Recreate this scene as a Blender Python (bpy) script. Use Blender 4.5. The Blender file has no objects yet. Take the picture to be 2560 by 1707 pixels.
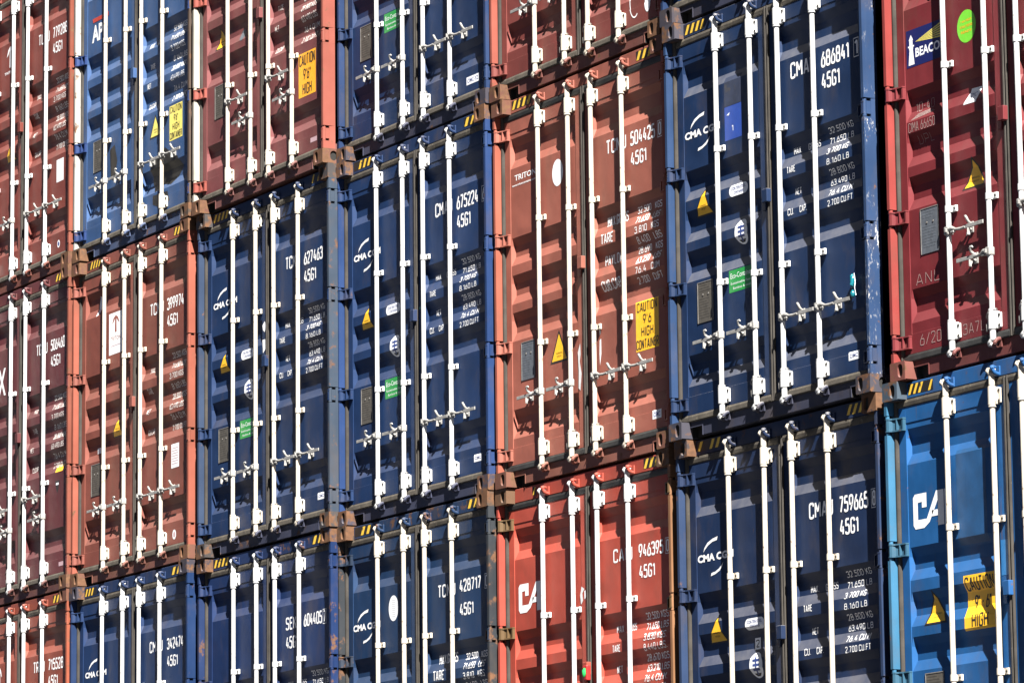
import bpy, bmesh, math, random
from mathutils import Vector, Matrix

# ------------------------------------------------------------------ camera, sky, sun, exposure
S = bpy.context.scene
COL = S.collection
R = math.radians

cam_data = bpy.data.cameras.new('camera')
cam = bpy.data.objects.new('camera', cam_data)
COL.objects.link(cam)
cx = Vector((0.4897, 0.8718, -0.0113)); cf = Vector((-0.8586, 0.4845, 0.1676))
cx.normalize(); cf.normalize()
cu = cx.cross(cf); cu.normalize(); cx = cf.cross(cu)
m = Matrix((cx, cu, -cf)).transposed().to_4x4()
m.translation = Vector((37.0523, -15.063, 1.5909))
cam.matrix_world = m
cam_data.sensor_width = 36.0
cam_data.lens = 150.383
cam_data.clip_start = 0.1
cam_data.clip_end = 3000.0
S.camera = cam

SUN_AZ, SUN_EL = 72.0, 46.5          # azimuth from the wall's normal towards +X, elevation
w = bpy.data.worlds.new('World'); S.world = w
w.use_nodes = True
wn = w.node_tree.nodes; wl = w.node_tree.links
sky = wn.new('ShaderNodeTexSky')
sky.sky_type = 'NISHITA'
sky.sun_disc = False
sky.sun_elevation = R(SUN_EL)
sky.sun_rotation = R(180.0 - SUN_AZ)
wl.new(sky.outputs['Color'], wn['Background'].inputs['Color'])
sky.air_density = 0.06; sky.dust_density = 0.04; sky.ozone_density = 0.0
wn['Background'].inputs['Strength'].default_value = 0.05

sun_data = bpy.data.lights.new('sun', 'SUN')
sun_data.energy = 5.0
sun_data.angle = R(0.5)
sun_data.color = (1.0, 0.95, 0.87)
sun = bpy.data.objects.new('sun', sun_data); COL.objects.link(sun)
sdir = Vector((math.sin(R(SUN_AZ)) * math.cos(R(SUN_EL)), -math.cos(R(SUN_AZ)) * math.cos(R(SUN_EL)), math.sin(R(SUN_EL))))
sun.rotation_euler = sdir.to_track_quat('Z', 'Y').to_euler()
sun.location = (30, -30, 40)

S.view_settings.view_transform = 'Standard'
S.view_settings.look = 'None'
S.view_settings.exposure = 2.12
S.view_settings.gamma = 1.0

# ------------------------------------------------------------------ materials
def node_mat(name):
    mt = bpy.data.materials.new(name); mt.use_nodes = True
    nt = mt.node_tree
    return mt, nt, nt.nodes, nt.links, nt.nodes['Principled BSDF']

def mixc(nt, fac, a, b, mode='MIX'):
    n = nt.nodes.new('ShaderNodeMix'); n.data_type = 'RGBA'; n.blend_type = mode
    for sock, v in ((n.inputs[0], fac), (n.inputs[6], a), (n.inputs[7], b)):
        if hasattr(v, 'is_linked') or hasattr(v, 'links'): nt.links.new(v, sock)
        elif isinstance(v, (int, float)): sock.default_value = v
        else: sock.default_value = (v[0], v[1], v[2], 1)
    return n.outputs[2]

def noise(nt, vec, scale, detail=4, rough=0.55, stretch=None):
    if stretch:
        mp = nt.nodes.new('ShaderNodeMapping'); mp.inputs['Scale'].default_value = stretch
        nt.links.new(vec, mp.inputs['Vector']); vec = mp.outputs['Vector']
    n = nt.nodes.new('ShaderNodeTexNoise')
    n.inputs['Scale'].default_value = scale; n.inputs['Detail'].default_value = detail
    n.inputs['Roughness'].default_value = rough
    nt.links.new(vec, n.inputs['Vector'])
    return n.outputs['Fac']

def ramp(nt, fac, lo, hi, a=0.0, b=1.0):
    n = nt.nodes.new('ShaderNodeMapRange')
    n.inputs[1].default_value = lo; n.inputs[2].default_value = hi
    n.inputs[3].default_value = a; n.inputs[4].default_value = b
    nt.links.new(fac, n.inputs[0])
    return n.outputs[0]

def mul(nt, a, b):
    n = nt.nodes.new('ShaderNodeMath'); n.operation = 'MULTIPLY'
    for sock, v in ((n.inputs[0], a), (n.inputs[1], b)):
        if isinstance(v, (int, float)): sock.default_value = v
        else: nt.links.new(v, sock)
    return n.outputs[0]

RUST = (0.17, 0.075, 0.035)
ALB = 0.72
def paint(name, col, rust=0.05, dirt=0.25, scratch=0.0, dust=0.25, rough=0.5, streak=0.35, dustcol=(0.30, 0.29, 0.285), scratchcol=(0.5, 0.5, 0.5), seed=0.0, runoff=0.0):
    col = tuple(c * ALB for c in col); dustcol = tuple(c * ALB for c in dustcol); scratchcol = tuple(c * ALB for c in scratchcol)
    mt, nt, N, L, bs = node_mat(name)
    tc = N.new('ShaderNodeTexCoord'); oi = N.new('ShaderNodeObjectInfo')
    add = N.new('ShaderNodeVectorMath'); add.operation = 'ADD'
    cm = N.new('ShaderNodeCombineXYZ')
    rr = mul(nt, oi.outputs['Random'], 57.0)
    L.new(rr, cm.inputs[0]); L.new(rr, cm.inputs[1]); cm.inputs[2].default_value = seed
    L.new(tc.outputs['Object'], add.inputs[0]); L.new(cm.outputs[0], add.inputs[1])
    v = add.outputs[0]
    base = mixc(nt, ramp(nt, noise(nt, v, 2.2, 3), 0.3, 0.7), tuple(c * 0.86 for c in col), tuple(min(1, c * 1.14 + 0.004) for c in col))
    # vertical rain streaks
    st = ramp(nt, noise(nt, v, 1.0, 5, 0.6, (38, 38, 1.1)), 0.5, 0.78, 0.0, streak)
    pale = tuple(c * 0.95 + 0.010 for c in col)
    base = mixc(nt, st, base, pale)
    # grime blotches
    gm = ramp(nt, noise(nt, v, 5.0, 6, 0.65, (1, 1, 0.5)), 0.52, 0.75, 0.0, dirt)
    base = mixc(nt, gm, base, (0.075, 0.056, 0.040))
    # dust on upward faces
    ge = N.new('ShaderNodeNewGeometry'); sp = N.new('ShaderNodeSeparateXYZ')
    L.new(ge.outputs['Normal'], sp.inputs[0])
    du = mul(nt, ramp(nt, sp.outputs[2], 0.15, 0.8, 0.0, dust), ramp(nt, noise(nt, v, 14, 4), 0.25, 0.7, 0.55, 1.0))
    base = mixc(nt, du, base, dustcol)
    if scratch > 0:
        sc = ramp(nt, noise(nt, v, 1.0, 5, 0.7, (75, 75, 22)), 0.66 - 0.1 * scratch, 0.70 - 0.1 * scratch)
        sc = mul(nt, sc, ramp(nt, noise(nt, v, 3.2, 3), 0.50, 0.62))
        base = mixc(nt, sc, base, scratchcol)
    if runoff > 0:      # thin rust run-offs
        ro = mul(nt, ramp(nt, noise(nt, v, 1.0, 4, 0.6, (26, 26, 0.9)), 0.74 - .16 * runoff, 0.86 - .12 * runoff), ramp(nt, noise(nt, v, 3.0, 3), .45, .65))
        base = mixc(nt, ro, base, (0.10, 0.06, 0.035))
    # rust patches
    rm = ramp(nt, noise(nt, v, 9.0, 7, 0.68), 0.72 - 0.36 * rust, 0.80 - 0.36 * rust)
    rcol = mixc(nt, noise(nt, v, 30, 4), (0.17, 0.085, 0.045), (0.045, 0.026, 0.018))
    base = mixc(nt, rm, base, rcol)
    L.new(base, bs.inputs['Base Color'])
    L.new(ramp(nt, rm, 0, 1, rough, 0.85), bs.inputs['Roughness'])
    bs.inputs['Specular IOR Level'].default_value = 0.18
    b0 = N.new('ShaderNodeBump'); b0.inputs['Strength'].default_value = 0.55; b0.inputs['Distance'].default_value = 0.03
    L.new(noise(nt, v, 2.6, 2, 0.4), b0.inputs['Height'])
    bp = N.new('ShaderNodeBump'); bp.inputs['Strength'].default_value = 0.3; bp.inputs['Distance'].default_value = 0.004
    L.new(noise(nt, v, 11, 4), bp.inputs['Height']); L.new(b0.outputs[0], bp.inputs['Normal']); L.new(bp.outputs[0], bs.inputs['Normal'])
    return mt

def plain(name, col, rough=0.55, var=0.12, metal=0.0, spec=0.4, scale=25, wear=None, wearamt=0.0, alb=None):
    k_ = ALB if alb is None else alb
    col = tuple(c * k_ for c in col)
    if wear: wear = tuple(c * k_ for c in wear)
    mt, nt, N, L, bs = node_mat(name)
    tc = N.new('ShaderNodeTexCoord'); v = tc.outputs['Object']
    base = mixc(nt, ramp(nt, noise(nt, v, scale, 4), 0.3, 0.7), tuple(c * (1 - var) for c in col), tuple(min(1, c * (1 + var)) for c in col))
    if wear:
        base = mixc(nt, ramp(nt, noise(nt, v, 16, 6, 0.7), 0.72 - 0.3 * wearamt, 0.78 - 0.3 * wearamt), base, wear)
    L.new(base, bs.inputs['Base Color'])
    bs.inputs['Roughness'].default_value = rough; bs.inputs['Metallic'].default_value = metal
    bs.inputs['Specular IOR Level'].default_value = spec
    return mt

M_WHITE = plain('white_bar_paint', (0.66, 0.67, 0.68), 0.45, 0.10, scale=6, wear=(0.30, 0.22, 0.16), wearamt=0.33)
M_WHITE2 = plain('cream_bar_paint', (0.62, 0.57, 0.49), 0.45, 0.08, scale=6, wear=(0.27, 0.18, 0.12), wearamt=0.42)
M_GALV = plain('galvanised_steel', (0.38, 0.375, 0.365), 0.5, 0.25, 0.2, wear=(0.3, 0.2, 0.13), wearamt=0.2)
M_RUBBER = plain('dusty_rubber', (0.085, 0.074, 0.060), 0.8, 0.35, scale=9, wear=(0.15, 0.13, 0.10), wearamt=0.55)
M_RUBBERV = plain('door_joint_rubber', (0.050, 0.044, 0.038), 0.8, 0.35, scale=7, wear=(0.10, 0.085, 0.065), wearamt=0.3)
M_RUBBER2 = plain('black_rubber', (0.030, 0.031, 0.031), 0.6, 0.35, scale=9)
M_WIRE = plain('steel_wire', (0.30, 0.29, 0.28), 0.5, 0.2, 0.2)
M_BOLT = plain('dark_bolt', (0.05, 0.045, 0.04), 0.6)
M_INSIDE = plain('cavity_shade', (0.02, 0.019, 0.018), 0.9)  # near-black painting in the shade inside casting holes and sill openings
M_TEXT = plain('white_lettering', (0.80, 0.81, 0.83), 0.5, 0.06, wear=(0.35, 0.36, 0.4), wearamt=0.25, alb=1)
M_TEXTW = plain('worn_lettering', (0.66, 0.62, 0.60), 0.6, 0.1, wear=(0.3, 0.2, 0.18), wearamt=0.5, alb=1)
M_CHALK = plain('chalk', (0.40, 0.27, 0.26), 0.9, 0.3, scale=60)
M_YEL = plain('yellow_vinyl', (0.82, 0.46, 0.022), 0.45, 0.06, wear=(0.5, 0.34, 0.1), wearamt=0.15, alb=1)
M_HAZ = plain('dirty_yellow_tape', (0.72, 0.46, 0.05), 0.5, 0.1, wear=(0.10, 0.08, 0.05), wearamt=0.5, alb=1)
M_YELP = plain('faded_yellow_vinyl', (0.74, 0.64, 0.15), 0.5, 0.08, wear=(0.45, 0.42, 0.2), wearamt=0.3, alb=1)
M_ORG = plain('orange_vinyl', (0.82, 0.38, 0.022), 0.45, 0.06, alb=1)
M_BLK = plain('black_vinyl', (0.02, 0.019, 0.018), 0.5)
M_WHT = plain('white_vinyl', (0.80, 0.82, 0.86), 0.4, 0.03, alb=1)
M_PRINT = plain('pale_grey_print', (0.55, 0.57, 0.60), 0.5, 0.05, alb=1)
M_PINK = plain('pink_vinyl', (0.62, 0.42, 0.47), 0.5, 0.05)
M_GREEN = plain('green_vinyl', (0.018, 0.25, 0.05), 0.4, 0.06, alb=1)
M_LIME = plain('lime_vinyl', (0.22, 0.78, 0.05), 0.4, 0.05)
M_RED = plain('red_print', (0.55, 0.06, 0.04), 0.5)
M_MAROON = plain('brown_print', (0.35, 0.10, 0.07), 0.5)
M_BLUEV = plain('blue_vinyl', (0.03, 0.085, 0.42), 0.4, 0.1)
M_FADE = plain('faded_navy_paint', (0.030, 0.042, 0.085), 0.7, 0.25, scale=12, wear=(0.06, 0.06, 0.07), wearamt=0.5)
M_PALEB = plain('pale_blue_paint', (0.035, 0.20, 0.50), 0.5, 0.15, scale=9)
M_FADE2 = plain('faded_blue_paint', (0.016, 0.085, 0.225), 0.5, 0.2, scale=9)
M_NAVYV = plain('navy_vinyl', (0.012, 0.02, 0.13), 0.4, 0.05)
M_CIMC = plain('blue_print', (0.05, 0.09, 0.32), 0.5)
M_PLATE = plain('bare_metal_plate', (0.115, 0.105, 0.090), 0.6, 0.2, 0.1)
M_PLATEE = plain('plate_edge', (0.24, 0.23, 0.22), 0.5, 0.2, 0.1)
M_PLATEL = plain('engraved_plate_lines', (0.075, 0.068, 0.06), 0.7, 0.2)
M_PLATE2 = plain('grey_metal_plate', (0.13, 0.15, 0.18), 0.6, 0.2, 0.1)
M_TEAL = plain('teal_plastic', (0.012, 0.17, 0.22), 0.2, 0.25, spec=0.6)
M_TEALP = plain('teal_paint', (0.06, 0.33, 0.30), 0.6, 0.2)
M_SILV = plain('silver_tape', (0.75, 0.77, 0.80), 0.3, 0.1)

# ------------------------------------------------------------------ mesh builder
class MB:
    def __init__(s): s.bm = bmesh.new()
    def quad(s, *p, mat=0):
        f = s.bm.faces.new([s.bm.verts.new(q) for q in p]); f.material_index = mat; return f
    def box(s, x0, x1, y0, y1, z0, z1, bev=0.0, mat=0):
        g = bmesh.ops.create_cube(s.bm, size=1.0)
        for v in g['verts']:
            v.co = Vector((x0 + (v.co.x + .5) * (x1 - x0), y0 + (v.co.y + .5) * (y1 - y0), z0 + (v.co.z + .5) * (z1 - z0)))
        fs = {f for v in g['verts'] for f in v.link_faces}
        for f in fs: f.material_index = mat
        if bev > 0:
            es = list({e for v in g['verts'] for e in v.link_edges})
            bmesh.ops.bevel(s.bm, geom=es, offset=bev, segments=2, affect='EDGES', profile=0.5)
    def cyl(s, p0, p1, r0, r1=None, n=14, mat=0, cap=True):
        r1 = r0 if r1 is None else r1
        p0, p1 = Vector(p0), Vector(p1); d = (p1 - p0); q = d.to_track_quat('Z', 'Y')
        a = [s.bm.verts.new(p0 + q @ Vector((r0 * math.cos(t), r0 * math.sin(t), 0))) for t in [2 * math.pi * i / n for i in range(n)]]
        b = [s.bm.verts.new(p1 + q @ Vector((r1 * math.cos(t), r1 * math.sin(t), 0))) for t in [2 * math.pi * i / n for i in range(n)]]
        for i in range(n):
            f = s.bm.faces.new((a[i], a[(i + 1) % n], b[(i + 1) % n], b[i])); f.smooth = True; f.material_index = mat
        if cap:
            for lst in (list(reversed(a)), b):
                f = s.bm.faces.new([s.bm.verts.new(v.co) for v in lst]); f.material_index = mat
    def tube(s, pts, r, n=8, mat=0):
        pts = [Vector(p) for p in pts]; rings = []
        for i, p in enumerate(pts):
            d = (pts[min(i + 1, len(pts) - 1)] - pts[max(i - 1, 0)]).normalized(); q = d.to_track_quat('Z', 'Y')
            ri = r[i] if isinstance(r, (list, tuple)) else r
            rings.append([s.bm.verts.new(p + q @ Vector((ri * math.cos(t), ri * math.sin(t), 0))) for t in [2 * math.pi * k / n for k in range(n)]])
        for a, b in zip(rings, rings[1:]):
            for i in range(n):
                f = s.bm.faces.new((a[i], a[(i + 1) % n], b[(i + 1) % n], b[i])); f.smooth = True; f.material_index = mat
        for lst in (list(reversed(rings[0])), rings[-1]):
            s.bm.faces.new([s.bm.verts.new(v.co) for v in lst]).material_index = mat
    def prism(s, pts, axis, a, b, mat=0):
        """closed polygon in the plane normal to axis, from a to b"""
        def P(p, t):
            return {'x': (t, p[0], p[1]), 'y': (p[0], t, p[1]), 'z': (p[0], p[1], t)}[axis]
        A = [s.bm.verts.new(P(p, a)) for p in pts]; B = [s.bm.verts.new(P(p, b)) for p in pts]
        n = len(pts)
        for i in range(n):
            f = s.bm.faces.new((A[i], A[(i + 1) % n], B[(i + 1) % n], B[i])); f.material_index = mat
        for lst in (A[::-1], B): s.bm.faces.new(lst).material_index = mat
    def mesh(s, name, nmat=1, normals=True):
        if normals: bmesh.ops.recalc_face_normals(s.bm, faces=s.bm.faces[:])
        me = bpy.data.meshes.new(name); s.bm.to_mesh(me); s.bm.free()
        for _ in range(nmat): me.materials.append(None)
        return me

def put(name, mesh, parent, mats, loc=(0, 0, 0)):
    o = bpy.data.objects.new(name, mesh); COL.objects.link(o)
    o.parent = parent; o.location = loc
    if not isinstance(mats, (list, tuple)): mats = [mats]
    for i, mt in enumerate(mats):
        o.material_slots[i].link = 'OBJECT'; o.material_slots[i].material = mt
    return o

def mirror_mesh(me, name, c=0.0):
    bm = bmesh.new(); bm.from_mesh(me)
    for v in bm.verts: v.co.x = 2 * c - v.co.x
    bmesh.ops.reverse_faces(bm, faces=bm.faces[:])
    out = bpy.data.meshes.new(name); bm.to_mesh(out); bm.free()
    for _ in me.materials: out.materials.append(None)
    return out

# ------------------------------------------------------------------ container dimensions (metres, local: x right, y into the stack, z up)
W, H, LEN = 2.438, 2.896, 12.192
MID = W / 2
ROD_X = [0.622, 1.050, 1.386, 1.814]
ROD_Y = 0.040
HINGE_Z = [0.24, 1.04, 1.84, 2.63]
Y_OUT, Y_RAIL, DEPTH = 0.079, 0.075, 0.031
PANELS = [(0.292, 0.360), (0.574, 1.079), (1.292, 1.356), (1.571, 1.644), (1.850, 2.370), (2.596, 2.634)]
KN = []      # (z, depth) knots of the corrugated sheet
for i, (a, b) in enumerate(PANELS):
    KN.append((a, 0.0)); KN.append((b, 0.0))
    if i < len(PANELS) - 1:
        nx = PANELS[i + 1][0]
        KN.append((b + 0.068, DEPTH)); KN.append((nx - 0.058, DEPTH))

def surf(z):
    """depth of the door surface at height z"""
    if z <= KN[0][0] or z >= KN[-1][0]: return Y_RAIL
    for (z0, d0), (z1, d1) in zip(KN, KN[1:]):
        if z0 <= z <= z1:
            return Y_OUT + d0 + (d1 - d0) * (z - z0) / (z1 - z0)
    return Y_RAIL

def stadium(cx, cz, w, h, n=8):
    pts = []
    r = w / 2
    for i in range(n + 1):
        t = math.pi * i / n; pts.append((cx + r * math.cos(t), cz + h / 2 - r + r * math.sin(t)))
    for i in range(n + 1):
        t = math.pi + math.pi * i / n; pts.append((cx + r * math.cos(t), cz - h / 2 + r + r * math.sin(t)))
    return pts

# ---- corner casting (left one, outer face at x = 0)
def casting_mesh(zflip):
    b = MB(); bm = b.bm
    w, d, h = 0.162, 0.178, 0.118
    def face_with_hole(to3, w, h, hole, depth3):
        g = 0.006
        outer = [(g, 0), (w - g, 0), (w, g), (w, h - g), (w - g, h), (g, h), (0, h - g), (0, g)]
        vo = [bm.verts.new(to3(p, 0)) for p in outer]; vi = [bm.verts.new(to3(p, 0)) for p in hole]
        eo = [bm.edges.new((vo[i], vo[(i + 1) % len(vo)])) for i in range(len(vo))]
        ei = [bm.edges.new((vi[i], vi[(i + 1) % len(vi)])) for i in range(len(vi))]
        bmesh.ops.triangle_fill(bm, edges=eo + ei, use_beauty=True)
        vb = [bm.verts.new(to3(p, depth3)) for p in hole]
        for i in range(len(vi)):
            bm.faces.new((vi[i], vi[(i + 1) % len(vi)], vb[(i + 1) % len(vi)], vb[i]))
        f = bm.faces.new(vb); f.material_index = 1  # hole floor coloured black for the shade inside
    hz = 0.061
    face_with_hole(lambda p, t: (p[0], t, p[1]), w, h, stadium(0.110, hz, 0.054, 0.086), 0.015)
    face_with_hole(lambda p, t: (t, p[0], p[1]), d, h, stadium(0.100, hz, 0.062, 0.080), 0.014)
    b.quad((w, 0.003, 0.004), (w, d, 0.004), (w, d, h - 0.004), (w, 0.003, h - 0.004))
    b.quad((0, d, 0), (w, d, 0), (w, d, h), (0, d, h))
    b.quad((0.004, 0.003, 0), (w - 0.004, 0.003, 0), (w - 0.004, d, 0), (0.004, d, 0))
    b.quad((0.004, 0.003, h), (w - 0.004, 0.003, h), (w - 0.004, d, h), (0.004, d, h))
    # small chamfers so that edges catch light
    b.quad((w - 0.006, 0, 0.0), (w - 0.006, 0, h), (w, 0.004, h), (w, 0.004, 0))
    b.quad((0, 0, 0), (w, 0, 0), (w - 0.004, 0.004, 0.0), (0.004, 0.004, 0.0))
    me = b.mesh('corner_casting', 2)
    if zflip:
        for v in me.vertices: v.co.z = h - v.co.z
        me.flip_normals()
    for v in me.vertices: v.co.z += (H - h) if zflip else 0
    return me

# ---- corner post (left) with notches at the hinges
def post_mesh():
    b = MB()
    def seg(z0, z1):
        b.prism([(0.0, 0.012), (0.005, 0.008), (0.032, 0.008), (0.035, 0.011), (0.035, 0.115), (0.0, 0.115)], 'z', z0, z1)
    def notch(z0, z1):
        b.prism([(0.004, 0.064), (0.026, 0.064), (0.028, 0.115), (0.0, 0.115)], 'z', z0, z1)
        b.cyl((0.020, 0.024, z0 + 0.004), (0.020, 0.024, z1 - 0.004), 0.0145, n=12)
        b.box(0.006, 0.016, 0.03, 0.066, z0 + 0.02, z1 - 0.02)
    z = 0.118
    for hz in HINGE_Z:
        seg(z, hz - 0.062); notch(hz - 0.062, hz + 0.062); z = hz + 0.062
    seg(z, H - 0.118)
    return b.mesh('corner_post')

# ---- hinge (left)
def hinge_mesh():
    b = MB()
    full = [(0.008, 0.020), (0.012, 0.008), (0.030, 0.004), (0.046, 0.012), (0.058, 0.030), (0.095, 0.044), (0.140, 0.050), (0.146, 0.054), (0.146, 0.0745), (0.052, 0.0745), (0.046, 0.05), (0.02, 0.045)]
    web = [(0.010, 0.020), (0.014, 0.010), (0.030, 0.006), (0.044, 0.014), (0.052, 0.038), (0.090, 0.060), (0.132, 0.062), (0.132, 0.052), (0.144, 0.054), (0.144, 0.0745), (0.052, 0.0745), (0.046, 0.05), (0.02, 0.045)]
    b.prism(full, 'z', -0.042, -0.033); b.prism(full, 'z', 0.033, 0.042)
    b.prism(web, 'z', -0.033, 0.033)
    b.box(0.082, 0.090, 0.040, 0.062, -0.033, 0.033)
    return b.mesh('hinge')

# ---- header and sill
def header_mesh():
    b = MB()
    b.box(0.162, W - 0.162, 0.075, 0.16, 2.786, 2.886, 0.003)
    b.box(0.10, W - 0.10, 0.085, 0.16, 2.70, 2.792)
    return b.mesh('door_header')

def sill_mesh():
    b = MB()
    zt, zb = 0.118, 0.0125
    x0, x1 = 0.162, W - 0.162
    h0, h1 = 0.325, W - 0.325
    b.box(h0, h1, 0.075, 0.20, zb, zt, 0.003)
    for a, c in ((x0, h0), (h1, x1)):
        b.box(a, c, 0.0755, 0.079, 0.080, zt); b.box(a, c, 0.0795, 0.20, 0.082, zt, mat=1)
    b.box(x0 - .001, x0 + 0.003, 0.090, 0.20, zb, 0.081, mat=1); b.box(x1 - 0.003, x1 + .001, 0.090, 0.20, zb, 0.081, mat=1)  # black linings put shade into the sill openings
    b.box(h0 - 0.003, h0 - 0.0005, 0.078, 0.20, zb, 0.081, mat=1); b.box(h1 + 0.0005, h1 + 0.003, 0.078, 0.20, zb, 0.081, mat=1)
    for a, c in ((x0, h0), (h1, x1)):                   # rim flanges of the two openings
        b.box(a, c, 0.069, 0.076, 0.077, 0.084)
        b.box(c - 0.007 if a == x0 else a, c if a == x0 else a + 0.007, 0.069, 0.0745, zb, 0.077)
        b.box(a, c, 0.13, 0.14, zb, 0.0815, mat=1)  # added black back plate, stands for shade in the opening
    b.box(0.05, W - 0.05, 0.085, 0.20, zt + 0.001, 0.172)
    return b.mesh('door_sill', 2)

# ---- a door (left; right one is mirrored)
DX0, DX1 = 0.066, 1.195
def door_mesh():
    b = MB(); bm = b.bm
    sx0, sx1 = 0.143, 1.104
    zb, zt = 0.166, 2.735
    b.box(DX0, sx0, Y_RAIL, 0.125, zb, zt, 0.002)                # hinge stile
    b.box(sx1, DX1, Y_RAIL, 0.125, zb, zt, 0.002)                # meeting stile
    b.box(sx0, sx1, Y_RAIL, 0.125, zb, KN[0][0], 0.0015)         # bottom rail
    b.box(sx0, sx1, Y_RAIL, 0.125, KN[-1][0], zt, 0.0015)        # top rail
    xs = [sx0, sx0 + 0.013, sx1 - 0.013, sx1]
    rows = []
    for z, d in KN:
        rows.append([bm.verts.new((x, Y_OUT + (d if 0 < i < 3 else 0), z)) for i, x in enumerate(xs)])
    for a, c in zip(rows, rows[1:]):
        for i in range(3): bm.faces.new((a[i], a[i + 1], c[i + 1], c[i]))
    bmesh.ops.recalc_face_normals(bm, faces=bm.faces[:])
    for f in bm.faces:                                            # sheet faces must look outwards (-y)
        if len(f.verts) == 4 and f.verts[0] in sum(rows, []) and f.normal.y > 0: f.normal_flip()
    return b.mesh('door', 1, normals=False)

def door_gasket_mesh():
    b = MB()
    prof_b = [(0.064, 0.114), (0.060, 0.122), (0.062, 0.150), (0.069, 0.164), (0.078, 0.166), (0.085, 0.164), (0.085, 0.114)]
    b.prism(prof_b, 'x', 0.058, 1.192)
    prof_t = [(0.085, 2.7355), (0.0735, 2.7355), (0.070, 2.742), (0.067, 2.764), (0.070, 2.780), (0.085, 2.784)]
    b.prism(prof_t, 'x', 0.058, 1.192)
    b.prism([(0.042, 0.060), (0.047, 0.055), (0.056, 0.057), (0.0645, 0.064), (0.0645, 0.12), (0.042, 0.12)], 'z', 0.118, 2.78, mat=1)
    b.prism([(1.197, 0.064), (1.203, 0.060), (1.211, 0.062), (1.216, 0.070), (1.216, 0.10), (1.197, 0.10)], 'z', 0.118, 2.78, mat=1)
    return b.mesh('door_gasket', 2)

# ---- locking bar and its fittings, all around the bar axis at (0, ROD_Y)
def bar_mesh():
    b = MB()
    b.cyl((0, ROD_Y, 0.120), (0, ROD_Y, 2.79), 0.0170, n=20)
    for z0, z1 in ((0.125, 0.172), (2.735, 2.785)):
        b.cyl((0, ROD_Y, z0), (0, ROD_Y, z1), 0.0195, n=20)
    return b.mesh('locking_bar')

def bracket_mesh():                                 # z from 0 (collar end) to 0.125
    b = MB()
    b.cyl((0, ROD_Y, 0.014), (0, ROD_Y, 0.124), 0.0265, n=20)
    b.cyl((0, ROD_Y, 0.000), (0, ROD_Y, 0.011), 0.0250, n=20)
    b.cyl((0, ROD_Y, 0.011), (0, ROD_Y, 0.014), 0.0225, n=20)
    b.cyl((0, ROD_Y, 0.124), (0, ROD_Y, 0.132), 0.0215, n=20)
    b.box(-0.034, 0.034, ROD_Y + 0.004, 0.0746, 0.016, 0.122, 0.003)
    b.box(-0.056, 0.056, 0.061, 0.0748, 0.024, 0.116, 0.004)
    for x in (-0.044, 0.044):
        for z in (0.038, 0.102):
            b.cyl((x, 0.061, z), (x, 0.054, z), 0.0080, n=6, mat=1)
    return b.mesh('bearing_bracket', 2)

def clamp_mesh():
    b = MB()
    b.cyl((0, ROD_Y, -0.020), (0, ROD_Y, 0.020), 0.0220, n=18)
    b.box(-0.022, 0.022, ROD_Y, 0.0740, -0.020, 0.020)
    b.box(-0.058, 0.058, 0.056, 0.0745, -0.020, 0.020, 0.003)
    for x in (-0.046, 0.046): b.cyl((x, 0.0565, 0), (x, 0.050, 0), 0.0075, n=6, mat=1)
    return b.mesh('guide_clamp', 2)

def cam_mesh():                                     # pointing up from z = 0
    b = MB()
    b.cyl((0, ROD_Y, -0.010), (0, ROD_Y, 0.016), 0.0195, n=14)
    b.tube([(0.0, ROD_Y, 0.006), (-0.010, ROD_Y - .006, 0.022), (-0.026, ROD_Y - .010, 0.034), (-0.028, ROD_Y - .002, 0.048)], [.018, .016, .015, .011], 10)
    b.box(-0.032, 0.004, 0.024, 0.058, 0.030, 0.054, 0.008)
    b.box(-0.012, 0.022, 0.030, 0.060, 0.002, 0.018, 0.006)
    b.box(0.002, 0.020, 0.036, 0.062, 0.034, 0.048, 0.005)
    return b.mesh('lock_cam')

def keeper_mesh():
    b = MB()
    b.box(-0.046, 0.054, 0.064, 0.0745, 0.004, 0.064, 0.003)
    b.tube([(0.008, 0.068, 0.056), (0.014, 0.046, 0.058), (0.028, 0.026, 0.054), (0.042, 0.022, 0.040)], [.013, .015, .015, .013], 8)
    b.tube([(0.040, 0.070, 0.012), (0.044, 0.048, 0.014), (0.045, 0.030, 0.024), (0.042, 0.022, 0.042)], [.014, .014, .013, .012], 8)
    b.box(-0.046, -0.034, 0.040, 0.066, 0.012, 0.046, 0.004)
    return b.mesh('cam_keeper')

def seal_wire_mesh():
    b = MB()
    b.tube([(0.034 * math.cos(t), ROD_Y - .002 + 0.034 * math.sin(t), 0.085 + 0.030 * math.cos(t)) for t in [math.pi * (2 * i / 16 - .1) for i in range(15)]], 0.0028, 6)
    b.tube([(-.034, ROD_Y, .055), (-.042, ROD_Y - .01, .02), (-.040, ROD_Y - .012, -.02)], [.003, .007, .006], 6)
    return b.mesh('seal_wire')

def handle_mesh(length=0.36):                       # towards +x
    b = MB()
    b.box(-0.022, 0.026, 0.014, 0.060, -0.026, 0.028, 0.008)
    b.box(0.000, 0.018, 0.004, 0.016, -0.012, 0.014, 0.004)
    b.tube([(0.020, 0.030, 0.006), (0.050, 0.028, 0.010), (0.085, 0.032, -0.002), (0.125, 0.040, -0.004), (0.17, 0.043, 0.0)], [0.016, 0.015, 0.009, 0.010, 0.009], 8)
    b.box(0.040, 0.075, 0.020, 0.040, -0.020, -0.006, 0.004)
    b.box(0.15, length, 0.039, 0.047, -0.0125, 0.0125, 0.003)
    return b.mesh('door_handle')

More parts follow.
